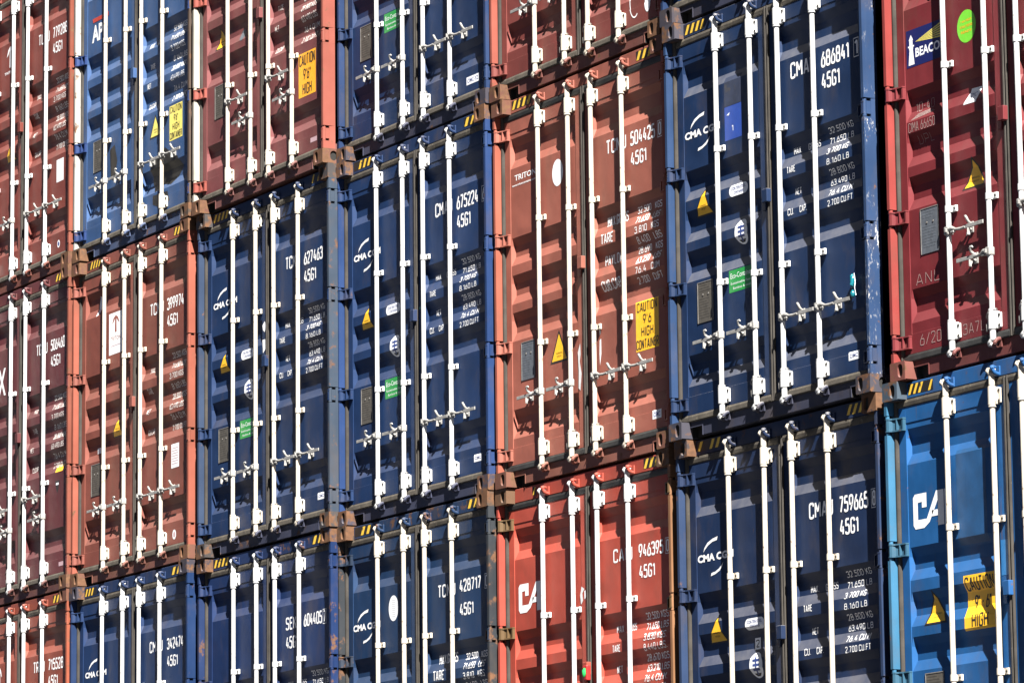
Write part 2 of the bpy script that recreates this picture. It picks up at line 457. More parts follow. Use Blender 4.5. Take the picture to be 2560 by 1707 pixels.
def retainer_mesh():                                # handle hook, on the door at x = 0
    b = MB()
    b.box(-0.020, 0.020, 0.069, 0.0785, -0.040, 0.030, 0.003)
    b.tube([(0.0, 0.072, 0.018), (0.003, 0.056, 0.020), (0.005, 0.040, 0.034), (0.004, 0.032, 0.052), (-0.003, 0.031, 0.062), (-0.012, 0.034, 0.064), (-0.017, 0.038, 0.055)], [0.009, 0.010, 0.0095, 0.009, 0.0085, 0.007, 0.005], 8)
    b.tube([(0.0, 0.072, -0.020), (0.003, 0.058, -0.020), (0.005, 0.046, -0.030), (0.006, 0.036, -0.046), (0.003, 0.034, -0.062)], [0.009, 0.010, 0.009, 0.007, 0.004], 8)
    b.box(0.012, 0.017, 0.028, 0.050, -0.058, -0.014, 0.002)
    return b.mesh('handle_retainer')

# ---- the box behind the door end
def side_mesh():
    b = MB(); bm = b.bm
    n = 44; y0, y1 = 0.178, LEN - 0.178; prev = None
    ys = []
    for i in range(n):
        a = y0 + (y1 - y0) * i / n; p = (y1 - y0) / n
        ys += [(a, 0.0), (a + p * .28, 0.0), (a + p * .5, 0.036), (a + p * .78, 0.036)]
    ys.append((y1, 0.0))
    for y, d in ys:
        c = (bm.verts.new((0.012 + d, y, 0.16)), bm.verts.new((0.012 + d, y, 2.83)))
        if prev: bm.faces.new((prev[0], c[0], c[1], prev[1]))
        prev = c
    b.box(0.006, 0.06, 0.178, y1, 0.012, 0.165); b.box(0.006, 0.06, 0.178, y1, 2.82, 2.884)
    b.box(0.0, 0.07, y1, LEN, 0, H)
    return b.mesh('side_wall')

def roof_mesh():
    b = MB(); b.box(0.06, W - 0.06, 0.16, LEN - 0.1, 2.868, 2.882); return b.mesh('roof')
def floor_mesh():
    b = MB(); b.box(0.06, W - 0.06, 0.20, LEN - 0.1, 0.09, 0.15)
    for i in range(24): b.box(0.06, W - 0.06, 0.45 + i * 0.48, 0.50 + i * 0.48, 0.02, 0.09)
    return b.mesh('floor')
def end_mesh():
    b = MB(); b.box(0.07, W - 0.07, LEN - 0.10, LEN - 0.03, 0.0125, 2.886); return b.mesh('end_wall')

PR = {}
PR['cast_b'] = casting_mesh(False); PR['cast_t'] = casting_mesh(True)
for k in ('cast_b', 'cast_t'): PR[k + 'r'] = mirror_mesh(PR[k], 'corner_casting', MID)
PR['post'] = post_mesh(); PR['postr'] = mirror_mesh(PR['post'], 'corner_post', MID)
PR['hinge'] = hinge_mesh(); PR['hinger'] = mirror_mesh(PR['hinge'], 'hinge', MID)
PR['header'] = header_mesh(); PR['sill'] = sill_mesh()
PR['door'] = door_mesh(); PR['doorr'] = mirror_mesh(PR['door'], 'door', MID)
PR['gasket'] = door_gasket_mesh(); PR['gasketr'] = mirror_mesh(PR['gasket'], 'door_gasket', MID)
PR['bar'] = bar_mesh(); PR['bracket'] = bracket_mesh(); PR['clamp'] = clamp_mesh()
PR['bracket_up'] = bracket_mesh()
for v in PR['bracket'].vertices: v.co.z = 0.132 - v.co.z
PR['bracket'].flip_normals()
PR['cam'] = cam_mesh(); PR['keeper'] = keeper_mesh()
PR['camd'] = PR['cam'].copy(); PR['keeperd'] = PR['keeper'].copy()
for k in ('camd', 'keeperd'):
    for v in PR[k].vertices: v.co.z = -v.co.z
    PR[k].flip_normals()
PR['handle'] = handle_mesh(); PR['handlel'] = mirror_mesh(PR['handle'], 'door_handle')
PR['ret'] = retainer_mesh(); PR['retl'] = mirror_mesh(PR['ret'], 'handle_retainer')
PR['side'] = side_mesh(); PR['sider'] = mirror_mesh(PR['side'], 'side_wall', MID)
def block_mesh():
    b = MB(); b.box(1.178, 1.240, 0.030, 0.0735, 1.445, 1.535, 0.004); b.box(1.135, 1.178, 0.060, 0.0745, 1.40, 1.535, 0.003)
    return b.mesh('joint_block')
PR['block'] = block_mesh()
PR['wire'] = seal_wire_mesh()
PR['roof'] = roof_mesh(); PR['floor'] = floor_mesh(); PR['end'] = end_mesh()

# ------------------------------------------------------------------ lettering and stickers that follow the corrugated sheet
_glyph = {}
def glyph(text, bold):
    key = (text, bold)
    if key not in _glyph:
        cu_ = bpy.data.curves.new('t', 'FONT'); cu_.body = text; cu_.offset = bold; cu_.resolution_u = 3
        ob = bpy.data.objects.new('t', cu_); COL.objects.link(ob)
        dg = bpy.context.evaluated_depsgraph_get(); me = bpy.data.meshes.new_from_object(ob.evaluated_get(dg))
        vs = [(v.co.x, v.co.y) for v in me.vertices]; fs = [tuple(p.vertices) for p in me.polygons]
        bpy.data.objects.remove(ob); bpy.data.curves.remove(cu_); bpy.data.meshes.remove(me)
        x0 = min(v[0] for v in vs); x1 = max(v[0] for v in vs); y0 = min(v[1] for v in vs); y1 = max(v[1] for v in vs)
        _glyph[key] = ([((x - x0) / (x1 - x0), (y - y0) / (y1 - y0)) for x, y in vs], fs)
    return _glyph[key]


# narrow single-stroke stencil lettering: polylines in a 0..w x 0..1 box, corners rounded
SF = {
 '0': (.48, [[(0, .5), (0, 1), (.48, 1), (.48, 0), (0, 0), (0, .5)]]), '1': (.24, [[(0, .80), (.22, 1), (.22, 0)]]),
 '2': (.46, [[(0, .80), (0, 1), (.46, 1), (.46, .62), (0, .06)], [(0, 0), (.47, 0)]]),
 '3': (.46, [[(0, .84), (0, 1), (.44, 1), (.44, .54), (.16, .54)], [(.18, .54), (.46, .54), (.46, 0), (0, 0), (0, .16)]]),
 '4': (.50, [[(.26, 1), (0, .26), (.50, .26)], [(.37, .56), (.37, 0)]]),
 '5': (.46, [[(.44, 1), (.03, 1)], [(.03, 1), (.03, .52)], [(.03, .60), (.46, .60), (.46, 0), (0, 0), (0, .16)]]),
 '6': (.48, [[(.34, 1), (0, .42), (0, 0), (.48, 0), (.48, .58), (.10, .58)]]),
 '7': (.46, [[(0, 1), (.46, 1)], [(.45, .97), (.14, 0)]]),
 '8': (.48, [[(.24, .54), (.03, .54), (.03, 1), (.45, 1), (.45, .54), (.24, .54)], [(.24, .54), (0, .54), (0, 0), (.48, 0), (.48, .54), (.24, .54)]]),
 '9': (.48, [[(.14, 0), (.48, .58), (.48, 1), (0, 1), (0, .42), (.38, .42)]]),
 'A': (.52, [[(0, 0), (.24, 1)], [(.28, 1), (.52, 0)], [(.08, .28), (.44, .28)]]),
 'B': (.46, [[(0, 0), (0, 1)], [(0, 1), (.42, 1), (.42, .54), (.03, .54)], [(.03, .54), (.46, .54), (.46, 0), (0, 0)]]),
 'C': (.46, [[(.46, .78), (.46, 1), (0, 1), (0, 0), (.46, 0), (.46, .22)]]), 'D': (.46, [[(0, 0), (0, 1)], [(0, 1), (.46, 1), (.46, 0), (0, 0)]]),
 'E': (.40, [[(0, 0), (0, 1)], [(0, 1), (.40, 1)], [(0, .54), (.36, .54)], [(0, 0), (.40, 0)]]), 'F': (.40, [[(0, 0), (0, 1)], [(0, 1), (.40, 1)], [(0, .54), (.36, .54)]]),
 'G': (.46, [[(.46, .78), (.46, 1), (0, 1), (0, 0), (.46, 0), (.46, .46)], [(.46, .46), (.26, .46)]]), 'H': (.46, [[(0, 0), (0, 1)], [(.46, 0), (.46, 1)], [(0, .52), (.46, .52)]]),
 'I': (.06, [[(.03, 0), (.03, 1)]]), 'K': (.46, [[(0, 0), (0, 1)], [(.44, 1), (.03, .45)], [(.16, .60), (.46, 0)]]), 'L': (.40, [[(0, 1), (0, 0)], [(0, 0), (.40, 0)]]),
 'M': (.58, [[(0, 0), (0, 1)], [(.02, 1), (.29, .38)], [(.29, .38), (.56, 1)], [(.58, 1), (.58, 0)]]), 'N': (.48, [[(0, 0), (0, 1)], [(.02, 1), (.46, 0)], [(.48, 0), (.48, 1)]]),
 'O': (.48, [[(0, .5), (0, 1), (.48, 1), (.48, 0), (0, 0), (0, .5)]]), 'P': (.46, [[(0, 0), (0, 1)], [(0, 1), (.46, 1), (.46, .46), (0, .46)]]),
 'R': (.46, [[(0, 0), (0, 1)], [(0, 1), (.46, 1), (.46, .48), (0, .48)], [(.22, .46), (.46, 0)]]), 'S': (.46, [[(.46, .84), (.46, 1), (0, 1), (0, .54), (.46, .50), (.46, 0), (0, 0), (0, .16)]]),
 'T': (.46, [[(0, 1), (.46, 1)], [(.23, 1), (.23, 0)]]), 'U': (.46, [[(0, 1), (0, 0), (.46, 0), (.46, 1)]]), 'V': (.48, [[(0, 1), (.23, 0)], [(.25, 0), (.48, 1)]]),
 'W': (.64, [[(0, 1), (.15, 0)], [(.17, 0), (.32, .8)], [(.32, .8), (.47, 0)], [(.49, 0), (.64, 1)]]), 'X': (.48, [[(0, 0), (.48, 1)], [(0, 1), (.48, 0)]]), 'Y': (.48, [[(0, 1), (.24, .45)], [(.48, 1), (.24, .45)], [(.24, .46), (.24, 0)]]),
 '.': (.08, [[(.04, 0), (.04, .09)]]), "'": (.06, [[(.03, 1), (.03, .74)]]), '"': (.2, [[(.03, 1), (.03, .74)], [(.17, 1), (.17, .74)]]), '-': (.24, [[(0, .5), (.24, .5)]]), '/': (.42, [[(0, 0), (.42, 1)]]), ' ': (.30, []), '&': (.3, []),
}
def rounded(pl, r=.15):
    out = [pl[0]]
    closed = pl[0] == pl[-1]
    for p, c, n in zip(pl, pl[1:], pl[2:]):
        a = Vector((p[0] - c[0], p[1] - c[1])); b = Vector((n[0] - c[0], n[1] - c[1]))
        ra = min(r, a.length * .48); rb = min(r, b.length * .48)
        A = Vector(c) + a.normalized() * ra; B_ = Vector(c) + b.normalized() * rb
        for k in range(5):
            t = k / 4; q = A * (1 - t) ** 2 + Vector(c) * 2 * t * (1 - t) + B_ * t * t; out.append((q.x, q.y))
    out.append(pl[-1])
    return out
def ribbon(pl, hw):
    pts = [Vector(p) for p in pl]; L_, R_ = [], []
    closed = (pts[0] - pts[-1]).length < 1e-6
    for i, p in enumerate(pts):
        a = pts[i - 1] if i else (pts[-2] if closed else None); b = pts[i + 1] if i < len(pts) - 1 else (pts[1] if closed else None)
        ds = []
        if a is not None: ds.append((p - a).normalized())
        if b is not None: ds.append((b - p).normalized())
        d = sum(ds, Vector((0, 0))); d.normalize(); nrm = Vector((-d.y, d.x))
        k = 1.0
        if len(ds) == 2: k = min(1.4, 1 / max(.6, nrm.dot(Vector((-ds[0].y, ds[0].x)))))
        L_.append(p + nrm * hw * k); R_.append(p - nrm * hw * k)
    return [(R_[i], R_[i + 1], L_[i + 1], L_[i]) for i in range(len(pts) - 1)]

class Decal:
    """flat art laid on the door: polygons and text in (x, z), layered by tenths of a millimetre"""
    def __init__(s): s.bm = bmesh.new(); s.lay = s.bm.verts.layers.float.new('lay'); s.mats = []
    def _m(s, mat):
        if mat not in s.mats: s.mats.append(mat)
        return s.mats.index(mat)
    def poly(s, pts, mat, lay=1):
        vs = []
        for x, z in pts:
            v = s.bm.verts.new((x, 0, z)); v[s.lay] = lay; vs.append(v)
        f = s.bm.faces.new(vs); f.material_index = s._m(mat); return s
    def rect(s, x0, x1, z0, z1, mat, lay=1): return s.poly([(x0, z0), (x1, z0), (x1, z1), (x0, z1)], mat, lay)
    def ell(s, cx_, cz_, rx, rz, mat, lay=1, n=36):
        return s.poly([(cx_ + rx * math.cos(2 * math.pi * i / n), cz_ + rz * math.sin(2 * math.pi * i / n)) for i in range(n)], mat, lay)
    def text(s, t, x0, x1, z0, z1, mat, lay=1, bold=0.0, slant=0.0):
        vs, fs = glyph(t, bold); out = []
        for u, v in vs:
            nv = s.bm.verts.new((x0 + u * (x1 - x0) + slant * v * (z1 - z0), 0, z0 + v * (z1 - z0))); nv[s.lay] = lay; out.append(nv)
        mi = s._m(mat)
        for f in fs:
            try: s.bm.faces.new([out[i] for i in f]).material_index = mi
            except ValueError: pass
        return s
    def st(s, t, x0, x1, z0, z1, mat, lay=1, wt=.075):
        """stencil text fitted to a box"""
        gap = .26; adv = 0; items = []
        for ch in t:
            w_, strokes = SF[ch]; items.append((adv, strokes)); adv += w_ + (gap if ch != ' ' else .1)
        tot = adv - gap; kx = (x1 - x0) / tot; kz = (z1 - z0) * (1 - wt); mi = s._m(mat); hw = wt
        k = 0
        for a, strokes in items:
            for sk in strokes:
                k = (k + 1) % 6
                # stroke weight is kept in real size: draw in a space scaled like the box height
                pl = rounded([((a + px) * kx, (pz * (1 - wt) + wt / 2) * (z1 - z0)) for px, pz in sk], .16 * (z1 - z0))
                for q in ribbon(pl, (z1 - z0) * wt):
                    vs = []
                    for p in q:
                        v = s.bm.verts.new((x0 + p.x, 0, z0 + p.y)); v[s.lay] = lay + .22 * k; vs.append(v)
                    try: s.bm.faces.new(vs).material_index = mi
                    except ValueError: pass
        return s
    def build(s, name, parent, base=None, lift=0.0008):
        bm = s.bm
        if base is None:
            zs = [v.co.z for v in bm.verts]; lo, hi = min(zs), max(zs)
            for z, d in KN:
                if lo < z < hi:
                    bmesh.ops.bisect_plane(bm, geom=bm.verts[:] + bm.edges[:] + bm.faces[:], plane_co=(0, 0, z), plane_no=(0, 0, 1), dist=1e-5)
        for v in bm.verts:
            y = surf(v.co.z) if base is None else base
            v.co.y = y - lift - 0.0006 * v[s.lay]
        for f in bm.faces:
            f.normal_update()
            if f.normal.y > 0: f.normal_flip()
        me = bpy.data.meshes.new(name); bm.to_mesh(me); bm.free()
        for _ in s.mats: me.materials.append(None)
        return put(name, me, parent, s.mats)

def hatch(name, parent, x0, x1, z0, z1, lean=0.035, n=4, only=None):
    d = Decal(); d.rect(x0, x1, z0, z1, M_BLK, 0)
    p = (x1 - x0) / n
    for i in range(n):
        if only and i not in only: continue
        a = x0 + p * (i + 0.30)
        q = [(a - lean / 2, z0 + .002), (a + p * .46 - lean / 2, z0 + .002), (a + p * .46 + lean / 2, z1 - .002), (a + lean / 2, z1 - .002)]
        q = [(min(max(x, x0 + .001), x1 - .001), z) for x, z in q]
        d.poly(q, M_HAZ, 1)
    return d.build(name, parent, base=0.075)

def swoosh(d, cx_, cz_, s=1.0, mat=None):
    top = [(-.118, .036), (-.103, .066), (-.062, .098), (0, .118), (.066, .128), (.056, .104), (-.002, .098), (-.058, .078), (-.100, .052)]
    mat = mat or M_TEXT
    a, b = top[:5], top[8:4:-1]
    for i in range(4):
        q = [top[i], top[i + 1]] + ([top[8 - i], top[8 - i + 1]] if i > 0 else [top[8]])
        d.poly([(cx_ + s * x, cz_ + s * z) for x, z in q], mat)
        d.poly([(cx_ + .029 - .85 * s * x, cz_ - .023 - .85 * s * z) for x, z in q], mat)

def serial(door, pre, num, x0, x1, z0, z1, px0, px1, check=None, code='45G1', pz0=None, cz=None, cx_=None, mat=None, boxed=True):
    mat = mat or M_TEXT
    Decal().st(num, x0, x1, z0, z1, mat).build('serial_number', door)
    Decal().st(pre, px0, px1, pz0 or z0, (pz0 or z0) + (z1 - z0), mat).build('owner_code', door)
    if check:
        bx0, bx1 = check[1], check[1] + 0.062
        d = Decal(); d.st(check[0], bx0 + .018, bx1 - .018, z0 + .004, z1 - .004, mat)
        for q in ((bx0, bx0 + .0035, z0 - .012, z1 + .01), (bx1 - .0035, bx1, z0 - .012, z1 + .01)): d.rect(*q, mat)
        for q in ((bx0 + .005, bx1 - .005, z0 - .012, z0 - .007), (bx0 + .005, bx1 - .005, z1 + .005, z1 + .01)): d.rect(*q, mat)
        d.build('check_digit', door)
    if code:
        c0 = cz or z0 - 0.145; cc = cx_ or x0
        Decal().st(code, cc, cc + 0.200, c0, c0 + (z1 - z0) * .98, mat).build('size_code', door)

CAI_ROWS = ['32.500 KGS.', '71.650 LBS.', '3.830 KGS.', '8.440 LBS.', '28.670 KGS.', '63.210 LBS.', '76.4 CU.M.', '2.700 CUFT.']
CMA_ROWS = ['32.500 KG', '71.650 LB', '3.700 KG', '8.160 LB', '28.800 KG', '63.490 LB', '76.4 CU.M', '2.700 CU.FT']
OLD_ROWS = ['32.500 KGS', '71.650 LBS', '3.700 KGS', '8.160 LBS', '28.800 KGS', '63.490 LBS', '76.4 CU.M', '2.700 CU.FT']
TRI_ROWS = ['32.500  KGS', '71.650  LBS', '3.810  KGS', '8.400  LBS', '28.690  KGS', '63.250  LBS', '76.4  CUM', '2.700  CUFT']
def weights(door, kind, z_top=None, dx=0.0, mat=None):
    mat = mat or M_TEXT
    out = []
    if kind == 'cma':
        z = z_top or 1.777
        for i, t in enumerate(CMA_ROWS):
            out.append((t, 1.892, 2.165 + (0.012 if i in (3, 7) else 0) - (0.03 if i in (2, 3) else 0), z - .069 * i, .038))
        for t, x0, x1, zz in (('MAX.', 1.466, 1.555, 1.722), ('GROSS', 1.640, 1.78, 1.720), ('TARE', 1.419, 1.514, 1.600), ('NET', 1.472, 1.540, 1.450), ('CU.', 1.419, 1.490, 1.319), ('CAP.', 1.562, 1.64, 1.317)):
            out.append((t, x0, x1, zz, .042))
        wt = .066
    elif kind == 'cai':
        z = z_top or 1.765
        for i, t in enumerate(CAI_ROWS): out.append((t, 1.940, 2.240, z - .0715 * i, .046))
        for t, x0, x1, zz in (('MAX', 1.535, 1.625, 1.71), ('GROSS', 1.69, 1.80, 1.71), ('TARE', 1.52, 1.62, 1.575), ('NET', 1.53, 1.60, 1.43), ('CU.CAP', 1.50, 1.66, 1.29)):
            out.append((t, x0, x1, zz, .048))
        wt = .066
    elif kind == 'tri':
        z = z_top or 1.722
        for i, t in enumerate(TRI_ROWS): out.append((t, 1.905, 2.225, z - .0717 * i, .046))
        for t, x0, x1, zz in (('MAX.GROSS', 1.492, 1.77, 1.70), ('TARE', 1.442, 1.60, 1.580), ('PAYLOAD', 1.45, 1.72, 1.425), ('CUB.CAP.', 1.438, 1.71, 1.243)):
            out.append((t, x0, x1, zz, .07))
        wt = .070
    else:                                               # small worn table
        z = z_top or 1.765
        for i, t in enumerate(OLD_ROWS): out.append((t, 1.915, 2.18, z - .088 * i, .045))
        for t, x0, x1, i in (('MAX.', 1.47, 1.56, 1), ('GR.', 1.64, 1.70, 1), ('TARE', 1.44, 1.53, 3), ('NET', 1.44, 1.51, 5), ('CU.CAP.', 1.42, 1.56, 7)):
            out.append((t, x0, x1, z - .088 * i + .02, .044))
        wt = .074
    for t, x0, x1, zz, hh in out:
        if ' ' in t:
            a, c = t.split(); la, lc = len(a), len(c) + (1 if '  ' in t else 0); k = (x1 - x0) / (la + lc + 1.0)
            Decal().st(a, x0 + dx, x0 + dx + k * la, zz, zz + hh, mat, wt=wt).build('weight_figure', door)
            Decal().st(c, x1 + dx - k * len(c), x1 + dx, zz, zz + hh, mat, wt=wt).build('weight_unit', door)
        else:
            Decal().st(t, x0 + dx, x1 + dx, zz, zz + hh, mat, wt=wt).build('weight_line', door)

def triangle(door, xt, zt, xl, xr, zb, yel=None, lower=None):
    yel = yel or M_YEL
    d = Decal(); cx_, cz_ = (xt + xl + xr) / 3, (zt + 2 * zb) / 3
    xt, xl, xr = [cx_ + (x - cx_) * 1.06 for x in (xt, xl, xr)]; zt, zb = [cz_ + (z - cz_) * 1.06 for z in (zt, zb)]
    d.poly([(xl, zb), (xr, zb), (xt, zt)], M_BLK, 0)
    k = 0.81
    d.poly([(cx_ + (x - cx_) * k, cz_ + (z - cz_) * k) for x, z in ((xl, zb), (xr, zb), (xt, zt))], yel, 1)
    wd = (xr - xl)
    d.text('WARNING', cx_ - wd * .17, cx_ + wd * .17, zb + .062, zb + .074, M_BLK, 2); d.text('HIGH', cx_ - wd * .12, cx_ + wd * .12, zb + .04, zb + .052, M_BLK, 2)
    d.build('warning_sticker', door)

def plate(door, x0=0.280, x1=0.480, z0=0.776, z1=1.056, mat=None):
    b = MB(); mt = mat or M_PLATE
    b.box(x0, x1, 0.0755, 0.0785, z0, z1)
    b.box(x0, x0 + .006, 0.0735, 0.0755, z0, z1, mat=1); b.box(x1 - .006, x1, 0.0735, 0.0755, z0, z1, mat=1)
    b.box(x0 + .006, x1 - .006, 0.0735, 0.0755, z1 - .006, z1, mat=1)
    for x in (x0 + .07, x1 - .06): b.cyl((x, 0.0755, (z0 + z1) / 2 + .05), (x, 0.0725, (z0 + z1) / 2 + .05), 0.007, n=8, mat=1)
    rnd = random.Random(int(x0 * 1000))
    for i in range(13):
        z = z1 - .028 - i * .0185
        if abs(z - ((z0 + z1) / 2 + .05)) < .015: continue
        b.box(x0 + .02, x0 + .02 + (x1 - x0 - .04) * rnd.uniform(.5, 1), 0.0750, 0.0755, z, z + .006, mat=2)
    put('data_plate', b.mesh('data_plate', 3), door, [mt, M_PLATEE, M_PLATEL if mt is M_PLATE else mt])

def cimc(door, x0=2.095, x1=2.214, z0=0.250, z1=0.305, txt='CIMC', mat=None, ink=None):
    d = Decal(); d.rect(x0, x1, z0, z1, mat or M_WHT, 0)
    d.text(txt, x0 + .014, x1 - .014, z0 + .015, z1 - .014, ink or M_CIMC, 1, bold=.01); d.build('maker_sticker', door)

def caution(door, x0, x1, z0, z1, lines, mat=None):
    d = Decal(); d.rect(x0, x1, z0, z1, mat or M_YEL, 0)
    n = len(lines); hh = (z1 - z0) / n
    for i, (t, f) in enumerate(lines):
        a = (x1 - x0) * (1 - f) / 2
        d.st(t, x0 + a, x1 - a, z1 - hh * (i + 1) + hh * .16, z1 - hh * i - hh * .12, M_BLK, 1, wt=.07)
    d.build('caution_sticker', door)

def eco(door, x0=0.680, x1=0.995, z0=0.921, z1=1.072):
    d = Decal(); d.rect(x0, x1, z0, z1, M_GREEN, 0)
    d.text('Eco-Container', x0 + .02, x1 - .03, z1 - .058, z1 - .022, M_WHT, 1)
    d.text('Sustainable floor', x0 + .02, x1 - .03, z0 + .052, z0 + .068, M_WHT, 1)
    d.text('Bamboo & steel', x0 + .05, x1 - .05, z0 + .018, z0 + .034, M_WHT, 1); d.build('eco_sticker', door)

def corten(door, cx_=0.820, cz_=1.609):
    d = Decal(); st = [(cx_ + x, cz_ + z) for x, z in [(p[1], p[0]) for p in stadium(0, 0, 0.076, 0.235)]]
    d.poly(st, M_WHT, 0)
    d.text('COR-TEN STEEL', cx_ - .09, cx_ + .09, cz_ + .004, cz_ + .024, M_CIMC, 1, bold=.01); d.text('CONTAINER', cx_ - .06, cx_ + .06, cz_ - .024, cz_ - .006, M_CIMC, 1, bold=.01)
    d.build('steel_sticker', door)

def roundel(door, cx_=0.840, cz_=1.318, rx=0.080, rz=0.085):
    d = Decal(); d.ell(cx_, cz_, rx, rz, M_WHT, 0)
    for i in range(3): d.rect(cx_ - rx * .5, cx_ + rx * .5, cz_ + rz * (.28 - .36 * i), cz_ + rz * (.46 - .36 * i), M_CIMC, 1)
    d.rect(cx_ - rx * .12, cx_ + rx * .08, cz_ - rz * .75, cz_ + rz * .72, M_CIMC, 2)
    d.poly([(cx_ - rx * .55, cz_ - rz * .62), (cx_ + rx * .5, cz_ - rz * .62), (cx_ + rx * .2, cz_ - rz * .85), (cx_ - rx * .25, cz_ - rz * .85)], M_BLK, 1)
    d.build('approval_sticker', door)

def cma_logo(door, x0=0.155, z0=2.070, dx=0.0):
    d = Decal(); d.text('CMA CGM', x0, x0 + .45, z0, z0 + .052, M_TEXT, bold=.045)
    swoosh(d, x0 + .19, z0 + .03); d.build('carrier_logo', door)

# ------------------------------------------------------------------ a container
ORG = {}
def container(key, loc, label, col, dirtcol=None, rust=0.25, frust=0.2, scratch=0.0, postcol=None, bars=None, rubber=None, style='A', dust=0.25, gal=None, hatches='lr', wires=True, lpost=None, hingecol=None, rods=None, runoff=0.0, cast=None):
    root = bpy.data.objects.new('shipping_container', None); COL.objects.link(root)
    root.empty_display_size = 0.5; root.location = loc
    root['label'] = label; root['category'] = 'shipping container'; root['group'] = 'shipping containers stacked side by side'
    seed = (hash_key(key) % 97) * 0.37
    P = paint('door_paint_' + key, col, rust=0.07, dirt=0.34, dust=dust, seed=seed, runoff=max(runoff, .22))
    F = paint('frame_paint_' + key, tuple(c * 0.92 + .006 for c in col), rust=frust, dirt=0.5, dust=dust, seed=seed + 3, streak=.5)
    PM = paint('post_paint_' + key, postcol, rust=frust, dirt=0.35, dust=dust, seed=seed + 3, streak=.5) if postcol else F  # most red and brown boxes: postcol is door colour with sun brightness put in
    PR_M = paint('scraped_post_paint_' + key, postcol or col, rust=frust + .08, dirt=0.4, scratch=scratch, dust=dust, seed=seed + 3, streak=.5)
    K = paint('casting_paint_' + key, cast or tuple(c * .36 + d for c, d in zip(postcol or col, (.048, .036, .027))), rust=min(.85, rust + .15), dirt=0.7, dust=.3, seed=seed + 7)
    SL = paint('sill_paint_' + key, tuple(c * .62 + d for c, d in zip(col, (.040, .032, .026))), rust=min(.5, frust + .1), dirt=0.55, dust=dust, seed=seed + 5, streak=.7)
    LP = paint('left_post_paint_' + key, lpost, rust=frust, dirt=.35, dust=dust, seed=seed + 9, streak=.4) if lpost else PM
    HM = paint('hinge_paint_' + key, hingecol, rust=frust + .05, dirt=.4, dust=dust, seed=seed + 11) if hingecol else F
    B = bars or M_WHITE; G = gal or M_GALV; RB = rubber or M_RUBBER
    for k in ('cast_b', 'cast_br', 'cast_t', 'cast_tr'):
        put('corner_casting', PR[k], root, [K, M_INSIDE])
    put('corner_post', PR['post'], root, LP); put('corner_post', PR['postr'], root, PR_M)
    hd = put('door_header', PR['header'], root, F); sl = put('door_sill', PR['sill'], root, [SL, M_INSIDE])
    put('side_wall', PR['side'], root, P); put('side_wall', PR['sider'], root, P)
    put('roof', PR['roof'], root, P); put('floor', PR['floor'], root, F); put('end_wall', PR['end'], root, P)
    dl = put('door', PR['door'], root, P); dr = put('door', PR['doorr'], root, P)
    put('door_gasket', PR['gasket'], dl, [RB, M_RUBBERV]); put('door_gasket', PR['gasketr'], dr, [RB, M_RUBBERV])
    for z in HINGE_Z:
        put('hinge', PR['hinge'], dl, HM, (0, 0, z)); put('hinge', PR['hinger'], dr, HM, (0, 0, z))
    put('joint_block', PR['block'], dl, F)
    rnd = random.Random(hash_key(key))
    for i, x in enumerate(rods or ROD_X):
        rb = put('locking_bar', PR['bar'], root, B, (x, 0, 0)); rb.rotation_euler = (0, rnd.gauss(0, .0016), 0)
        put('bearing_bracket', PR['bracket'], rb, [B, M_BOLT], (0, 0, 0.172)); put('bearing_bracket', PR['bracket_up'], rb, [B, M_BOLT], (0, 0, 2.598))
        for z in (1.000, 1.917): put('guide_clamp', PR['clamp'], rb, [B, M_BOLT], (0, 0, z + rnd.uniform(-.006, .006)))
        put('lock_cam', PR['cam'], rb, B, (0, 0, 2.788)); put('lock_cam', PR['camd'], rb, B, (0, 0, 0.128))
        put('cam_keeper', PR['keeper'], hd, F, (x, 0, 2.784)); put('cam_keeper', PR['keeperd'], sl, SL, (x, 0, 0.128))
        if wires and i in (1, 2): put('seal_wire', PR['wire'], rb, M_WIRE, (0, 0, 0.19))
        door = dl if i < 2 else dr
        if style == 'A':
            z = 0.643; right = i >= 2
        else:
            z = (0.86, 0.66, 0.90, 0.70)[i]; right = i in (0, 2)
        put('door_handle', PR['handle' if right else 'handlel'], rb, G, (0, 0, z))
        put('handle_retainer', PR['ret' if right else 'retl'], door, G, (x + (0.195 if right else -0.195), 0, z))
    if 'l' in hatches:
        o_ = rnd.uniform(-.012, .012); n_ = rnd.choice((3, 4, 4, 5)); hatch('hazard_stripes', hd, 0.180, 0.455 + o_ * 2, 2.806 + o_ * .4, 2.874 + o_ * .4, n=n_, only=[q for q in range(n_) if rnd.random() > .12])
    if 'r' in hatches:
        o_ = rnd.uniform(-.012, .012); n_ = rnd.choice((3, 4, 4, 5)); hatch('hazard_stripes', hd, W - 0.455 + o_ * 2, W - 0.180, 2.806 + o_ * .4, 2.874 + o_ * .4, n=n_, only=[q for q in range(n_) if rnd.random() > .12])
    return root, dl, dr, hd, sl

def hash_key(k): return sum((i + 3) * ord(c) * 31 for i, c in enumerate(k))

NAVY = (0.0082, 0.0285, 0.093)
BROWN = (0.330, 0.108, 0.078)
MAROON = (0.170, 0.040, 0.038)

# ------------------------------------------------------------------ ground and the stack
def ground():
    b = MB(); b.quad((-400, -400, 0), (400, -400, 0), (400, 400, 0), (-400, 400, 0))
    me = b.mesh('ground'); o = bpy.data.objects.new('ground', me); COL.objects.link(o)
    me.materials.clear(); me.materials.append(plain('yard_asphalt', (0.035, 0.034, 0.033), 0.9, 0.2, scale=1.5)); o['kind'] = 'structure'
ground()

